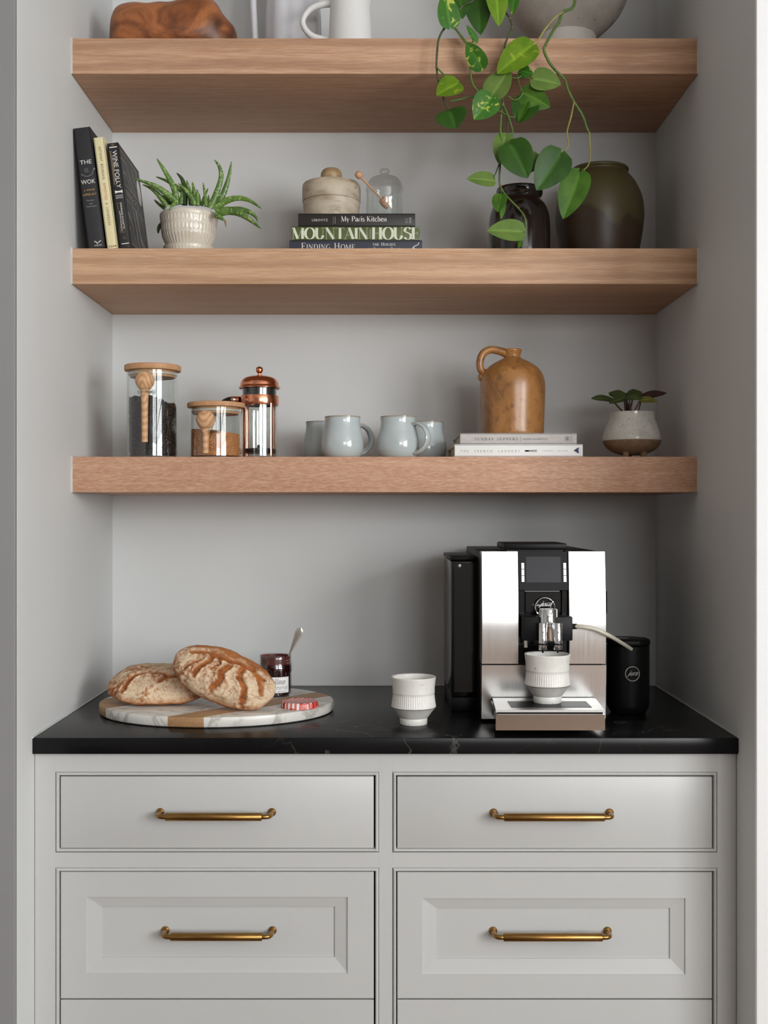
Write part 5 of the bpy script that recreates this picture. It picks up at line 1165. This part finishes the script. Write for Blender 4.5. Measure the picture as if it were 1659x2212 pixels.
M['smoke'] = pm('smoked_plastic', (20, 19, 18), .12, col2=(18, 17, 16), ns=4); M['tube'] = pm('milk_tube', (206, 202, 184), .25, col2=(200, 196, 178), ns=10)
xl, xr = MX(1041), MX(1309.5); xa, xb = MX(1120.5), MX(1229.5)
ztop_m = MZ(1192); zmid = MZ(1435.5); zlow = .0075
# front profile (y offset, z): upper shells bow forward, leaning back towards the top
prof = cr([(.0110, ztop_m), (.0058, ztop_m - .045), (.0016, ztop_m - .095), (-.0008, ztop_m - .130), (-.0015, ztop_m - .155), (-.0005, ztop_m - .190), (.0018, zmid + .0012)], 6)
def shell_panel(x0, x1, name):
    m = MB(); vs = []; n = len(prof); bk = .05
    xs = [x0, x0 + .0008, x1 - .0008, x1]; off = [.0010, 0, 0, .0010]
    for x, o in zip(xs, off):
        for (y, z) in prof: vs.append((x, y + o, z))
    fs = [(i * n + j, (i + 1) * n + j, (i + 1) * n + j + 1, i * n + j + 1) for i in range(3) for j in range(n - 1)]
    o0 = len(vs)
    for x in (x0, x1):
        for (y, z) in prof: vs.append((x, bk, z))
    fs += [(j, j + 1, o0 + j + 1, o0 + j) for j in range(n - 1)] + [(3 * n + j, o0 + n + j, o0 + n + j + 1, 3 * n + j + 1) for j in range(n - 1)]
    fs += [(0, n, 2 * n, 3 * n, o0 + n, o0), (n - 1, o0 + n - 1, o0 + 2 * n - 1, 4 * n - 1, 3 * n - 1, 2 * n - 1)]
    return m.add(vs, fs).build(name, M['brushed'], cm, angle=30)
shell_panel(xl, xa, 'steel_panel'); shell_panel(xb, xr, 'steel_panel')
MB().prism([(.0, zmid - .0012), (.0075, zlow), (.03, zlow), (.03, zmid - .0012)], xl, xr, 'YZ').build('lower_steel_panel', M['brushed'], cm)
MB().bbox(xl + .0015, xr - .0015, .032, .430, .0, ztop_m - .001, .003, 2).build('housing', M['satin_black'], cm)
# black centre column, display
MB().bbox(xa + .0004, xb - .0004, .030, .06, zmid + .001, ztop_m - .002, .001, 1).build('recess', M['gloss_black'], cm)
for a, b in ((1120.8, 1136), (1216, 1229.2)): MB().bbox(MX(a), MX(b), .016, .035, MZ(1440), MZ(1276), .001, 1).build('recess_cheek', M['gloss_black'], cm)
dpn = MB()
dpn.prism([(.0145, ztop_m - .0005), (.004, MZ(1275)), (.03, MZ(1275)), (.03, ztop_m - .0005)], MX(1122), MX(1228), 'YZ')
dpn = dpn.build('display_panel', M['satin_black'], cm)
def ydisp(z): return .0145 + (.004 - .0145) * (ztop_m - .0005 - z) / (ztop_m - .0005 - MZ(1275))
def onpanel(pa, pb, ya, yb, proud, mat, name):
    z1_, z0_ = MZ(ya), MZ(yb); x0_, x1_ = MX(pa), MX(pb)
    MB().prism([(ydisp(z1_) - proud, z1_), (ydisp(z0_) - proud, z0_), (ydisp(z0_) + .002, z0_), (ydisp(z1_) + .002, z1_)], x0_, x1_, 'YZ').build(name, mat, dpn)
onpanel(1137.5, 1213, 1203, 1258.5, .0005, M['screen'], 'screen')
for px in (1127.5, 1218.5):
    for py in (1216.5, 1230.5, 1244.5): onpanel(px, px + 6, py, py + 12.8, .0018, M['silver_key'], 'button')
MB().bbox(MX(1137), MX(1215.5), .020, .032, MZ(1325), MZ(1279.5), .001, 1).build('gloss_plate', M['gloss_black'], cm)
# bean lid on top
lidm = MB().bbox(MX(1091), MX(1228), .02, .16, ztop_m + .004, ztop_m + .0165, .003, 2).build('bean_hopper_lid', M['satin_black'], cm)
MB().bbox(MX(1097), MX(1222), .026, .15, ztop_m - .002, ztop_m + .0045, .001, 1).build('hopper_neck', M['gloss_black'], lidm)
# emblem ring
RC = (MX(1178, .005), .0, MZ(1313, .005))
rg = MB().tube([(RC[0] + .0192 * math.cos(2 * math.pi * k / 48), .012, RC[2] + .0192 * math.sin(2 * math.pi * k / 48)) for k in range(49)], .0018, 8, caps=False).build('emblem_ring', M['chrome'], cm)
dsc = MB().lathe([(.0001, 0), (.0185, 0), (.0185, .006), (.0001, .006)], 40); dsc.v = [(RC[0] + v[0], .0125 + v[2], RC[2] + v[1]) for v in dsc.v]; dsc.build('emblem_disc', M['gloss_black'], rg)
lay(serif('jura', .13, .06, 0, slant=.5, gap=-.02), (RC[0] + .001, .0118, RC[2] + .0062), UX, UZ, .0285, .0125, True).build('lettering', M['ink_white'], rg, fix=False)
# spout block
hb = MB().bbox(MX(1129.5, -.03), MX(1237, -.03), -.032, .03, MZ(1384, -.03), MZ(1332, -.03), .0025, 2).build('spout_block', M['satin_black'], cm)
SY = -.036
MB().lathe([(.0001, 0), (.0183, 0), (.0183, MZ(1316, SY) - MZ(1346, SY) - .001), (.0175, MZ(1316, SY) - MZ(1346, SY)), (.0001, MZ(1316, SY) - MZ(1346, SY))], 40, (MX(1185, SY), SY + .006, MZ(1346, SY))).build('chrome_collar', M['chrome'], hb)
MB().lathe([(.0001, 0), (.0125, 0), (.0130, .001), (.0130, .034), (.0001, .034)], 32, (MX(1185, SY), SY - .004, MZ(1384, SY))).build('chrome_core', M['chrome'], hb)
for px in (1172.5, 1205):
    c = (MX(px, SY - .012), SY - .012, 0); zt_, zs_, zb_ = MZ(1344, SY), MZ(1388, SY), MZ(1402, SY)
    s_ = MB().lathe([(.0001, zs_), (.0088, zs_), (.0088, zt_ - .001), (.0080, zt_), (.0001, zt_)], 28, c).build('spout', M['chrome'], cm)
    MB().lathe([(.0001, zs_ - .0030), (.0094, zs_ - .0030), (.0094, zs_), (.0001, zs_)], 28, c).build('spout_ring', M['satin_black'], s_)
    MB().lathe([(.0001, zb_), (.0078, zb_), (.0086, zb_ + .002), (.0086, zs_ - .003), (.0001, zs_ - .003)], 28, c).build('spout_tip', M['chrome'], s_)
    MB().lathe([(.0001, zb_ - .0065), (.0018, zb_ - .0060), (.0026, zb_), (.0001, zb_)], 12, c).build('nozzle', M['satin_black'], s_)
MB().lathe([(.0001, MZ(1400, SY)), (.0040, MZ(1400, SY)), (.0040, MZ(1383, SY)), (.0001, MZ(1383, SY))], 20, (MX(1138, SY), SY + .012, 0)).build('hot_water_nozzle', M['chrome'], cm)
lay(sans('Z6'), (MX(1190, SY - .02), SY - .0125, MZ(1324, SY)), UX, UZ, None, .0040, True).build('lettering', M['satin_black'], hb, fix=False)
cn = MB().lathe([(.0001, 0), (.0055, 0), (.0055, .009), (.0046, .010), (.0001, .010)], 18); cn.v = [(MX(1236.5, -.02) + v[2], -.018 + v[0], MZ(1353.5, -.02) + v[1]) for v in cn.v]; cn.build('hose_connector', M['satin_black'], hb)
# drip tray: top plate z
TZ = CAMZ - .371 - CT; y_f = 2.152 - FD
tl, tr_ = X(1071, 2.152), X(1307, 2.152); bl, br = MX(1065, -.012), MX(1281, -.012)
tpz = MB().prism([(bl, -.001), (br, -.001), (br + .006, -.010), (tr_, y_f + .010), (tr_, y_f), (tl, y_f)][::-1], TZ - .0045, TZ).build('tray_plate', M['satin_steel'], cm)
gx0, gx1 = X(1098, 2.19), X(1277, 2.17)
MB().prism([(X(1096, 2.245), 2.236 - FD + .012), (X(1266, 2.245), 2.236 - FD + .012), (X(1278, 2.182), 2.178 - FD), (X(1104, 2.182), 2.178 - FD)][::-1], TZ - .003, TZ + .0007).build('tray_grille', M['satin_black'], tpz)
MB().bbox(tl + .003, tr_ - .003, y_f + .004, -.0005, TZ - .0120, TZ - .0047, .0005, 1).build('tray_gap', M['gloss_black'], cm)
MB().prism([(bl + .002, -.0005), (tr_ - .002, -.0005), (tr_, y_f + .006), (tr_, y_f), (tl, y_f), (tl, y_f + .004)][::-1], .0125, TZ - .0090).build('drip_tray', M['steel'], cm)
# water tank
tk = FD; T0 = 2.42 - FD
tx0, tx1 = X(974, 2.42), X(1032, 2.42); zt_ = Z(1211, 2.42) - CT; zb_ = Z(1506, 2.42) - CT
MB().bbox(tx0, tx1, T0, T0 + .26, zb_, zt_ - .001, .004, 2).build('water_tank', M['smoke'], cm)
MB().bbox(tx0 - .001, tx1 + .002, T0 - .001, T0 + .262, zt_, zt_ + .0085, .002, 2).build('tank_lid', M['satin_black'], cm)
MB().bbox(tx0 + .001, tx1 + .004, T0 + .003, T0 + .262, .0, zb_ - .0005, .003, 2).build('tank_base', M['satin_black'], cm)
MB().bbox(X(981, 2.42), X(1027, 2.42), T0 - .0004, T0 + .002, Z(1495, 2.42) - CT, Z(1216, 2.42) - CT, .0003, 1).build('tank_window', M['gloss_black'], cm)
pn = MB().lathe([(.0001, 0), (.0032, 0), (.0032, .001), (.0001, .0015)], 16); pn.v = [(X(993, 2.42) + v[0], T0 - .0006 - v[2], Z(1222, 2.42) - CT + v[1]) for v in pn.v]; pn.build('tank_stud', M['silver_key'], cm)
# side knob
MB().bbox(xr - .002, xr + .0085, .03, .075, MZ(1330), MZ(1278), .004, 3).build('side_knob', M['satin_black'], cm)

# milk container
D = 2.415; mc = thing('milk_container', 'black round milk container with silver ring emblem beside the coffee machine', 'milk container', (X(1356.5, D), D, CT + .0003))
rM = .0445; hz = lambda py, dd=0.0: Z(py, D - dd) - CT
MB().lathe(cr([(.034, 0), (.0375, .003), (.0432, .014)], 3) + [(rM, .018), (rM, hz(1396, .02)), (rM - .001, hz(1395, .02)), (.0001, hz(1395, .02))], 56).build('body', M['satin_black'], mc, angle=35)
oc = [(rM * 1.06 * math.cos(math.radians(22.5 + 45 * k)), rM * 1.06 * math.sin(math.radians(22.5 + 45 * k))) for k in range(8)]
zl = hz(1395, .02); bm = bmesh.new(); vv = [bm.verts.new((a, b, zl + .0005)) for a, b in oc] + [bm.verts.new((a, b, zl + .0135)) for a, b in oc]
bm.faces.new(vv[:8][::-1]); bm.faces.new(vv[8:])
for k in range(8): bm.faces.new((vv[k], vv[(k + 1) % 8], vv[8 + (k + 1) % 8], vv[8 + k]))
bmesh.ops.bevel(bm, geom=list(bm.edges), offset=.004, segments=3, profile=.5, affect='EDGES')
lm = MB().bm(bm).build('lid', M['satin_black'], mc)
MB().bbox(-.026, .000, -.018, .010, zl + .0120, zl + .0142, .001, 1).build('lid_opening', M['gloss_black'], lm)
er = MB(); zz_ = hz(1456, rM); EC = [(.0148 * math.cos(2 * math.pi * k / 40), .0148 * math.sin(2 * math.pi * k / 40)) for k in range(41)]
oncyl = lambda x, z, r: (r * math.sin(x / r), -r * math.cos(x / r), z)
er = MB().tube([oncyl(a, zz_ + b, rM + .0004) for a, b in EC], .0007, 6, caps=False).build('emblem_ring', M['silver_key'], mc)
lt = lay(serif('jura', .10, .05, 0, slant=.5, gap=-.02), (0, 0, zz_), UX, UZ, .0240, .0120, True); lt.v = [oncyl(v[0], v[2], rM + .0005) for v in lt.v]; lt.build('lettering', M['ink_white'], er, fix=False)
# milk tube
mt = tag(MB().tube(cr([(MX(1240, -.02), FD - .018, Z(1353.5, FD - .02)), tuple(P3(1258, 1354, 2.268)), tuple(P3(1285, 1359, 2.268)), tuple(P3(1312, 1371, 2.275)), tuple(P3(1338, 1386, 2.31)), tuple(P3(1363, 1402, 2.352))], 8), .0042, 14).build('milk_tube', M['tube'], None, angle=60),
     'pale flexible milk hose arching from the machine spout to the black milk container', 'hose')
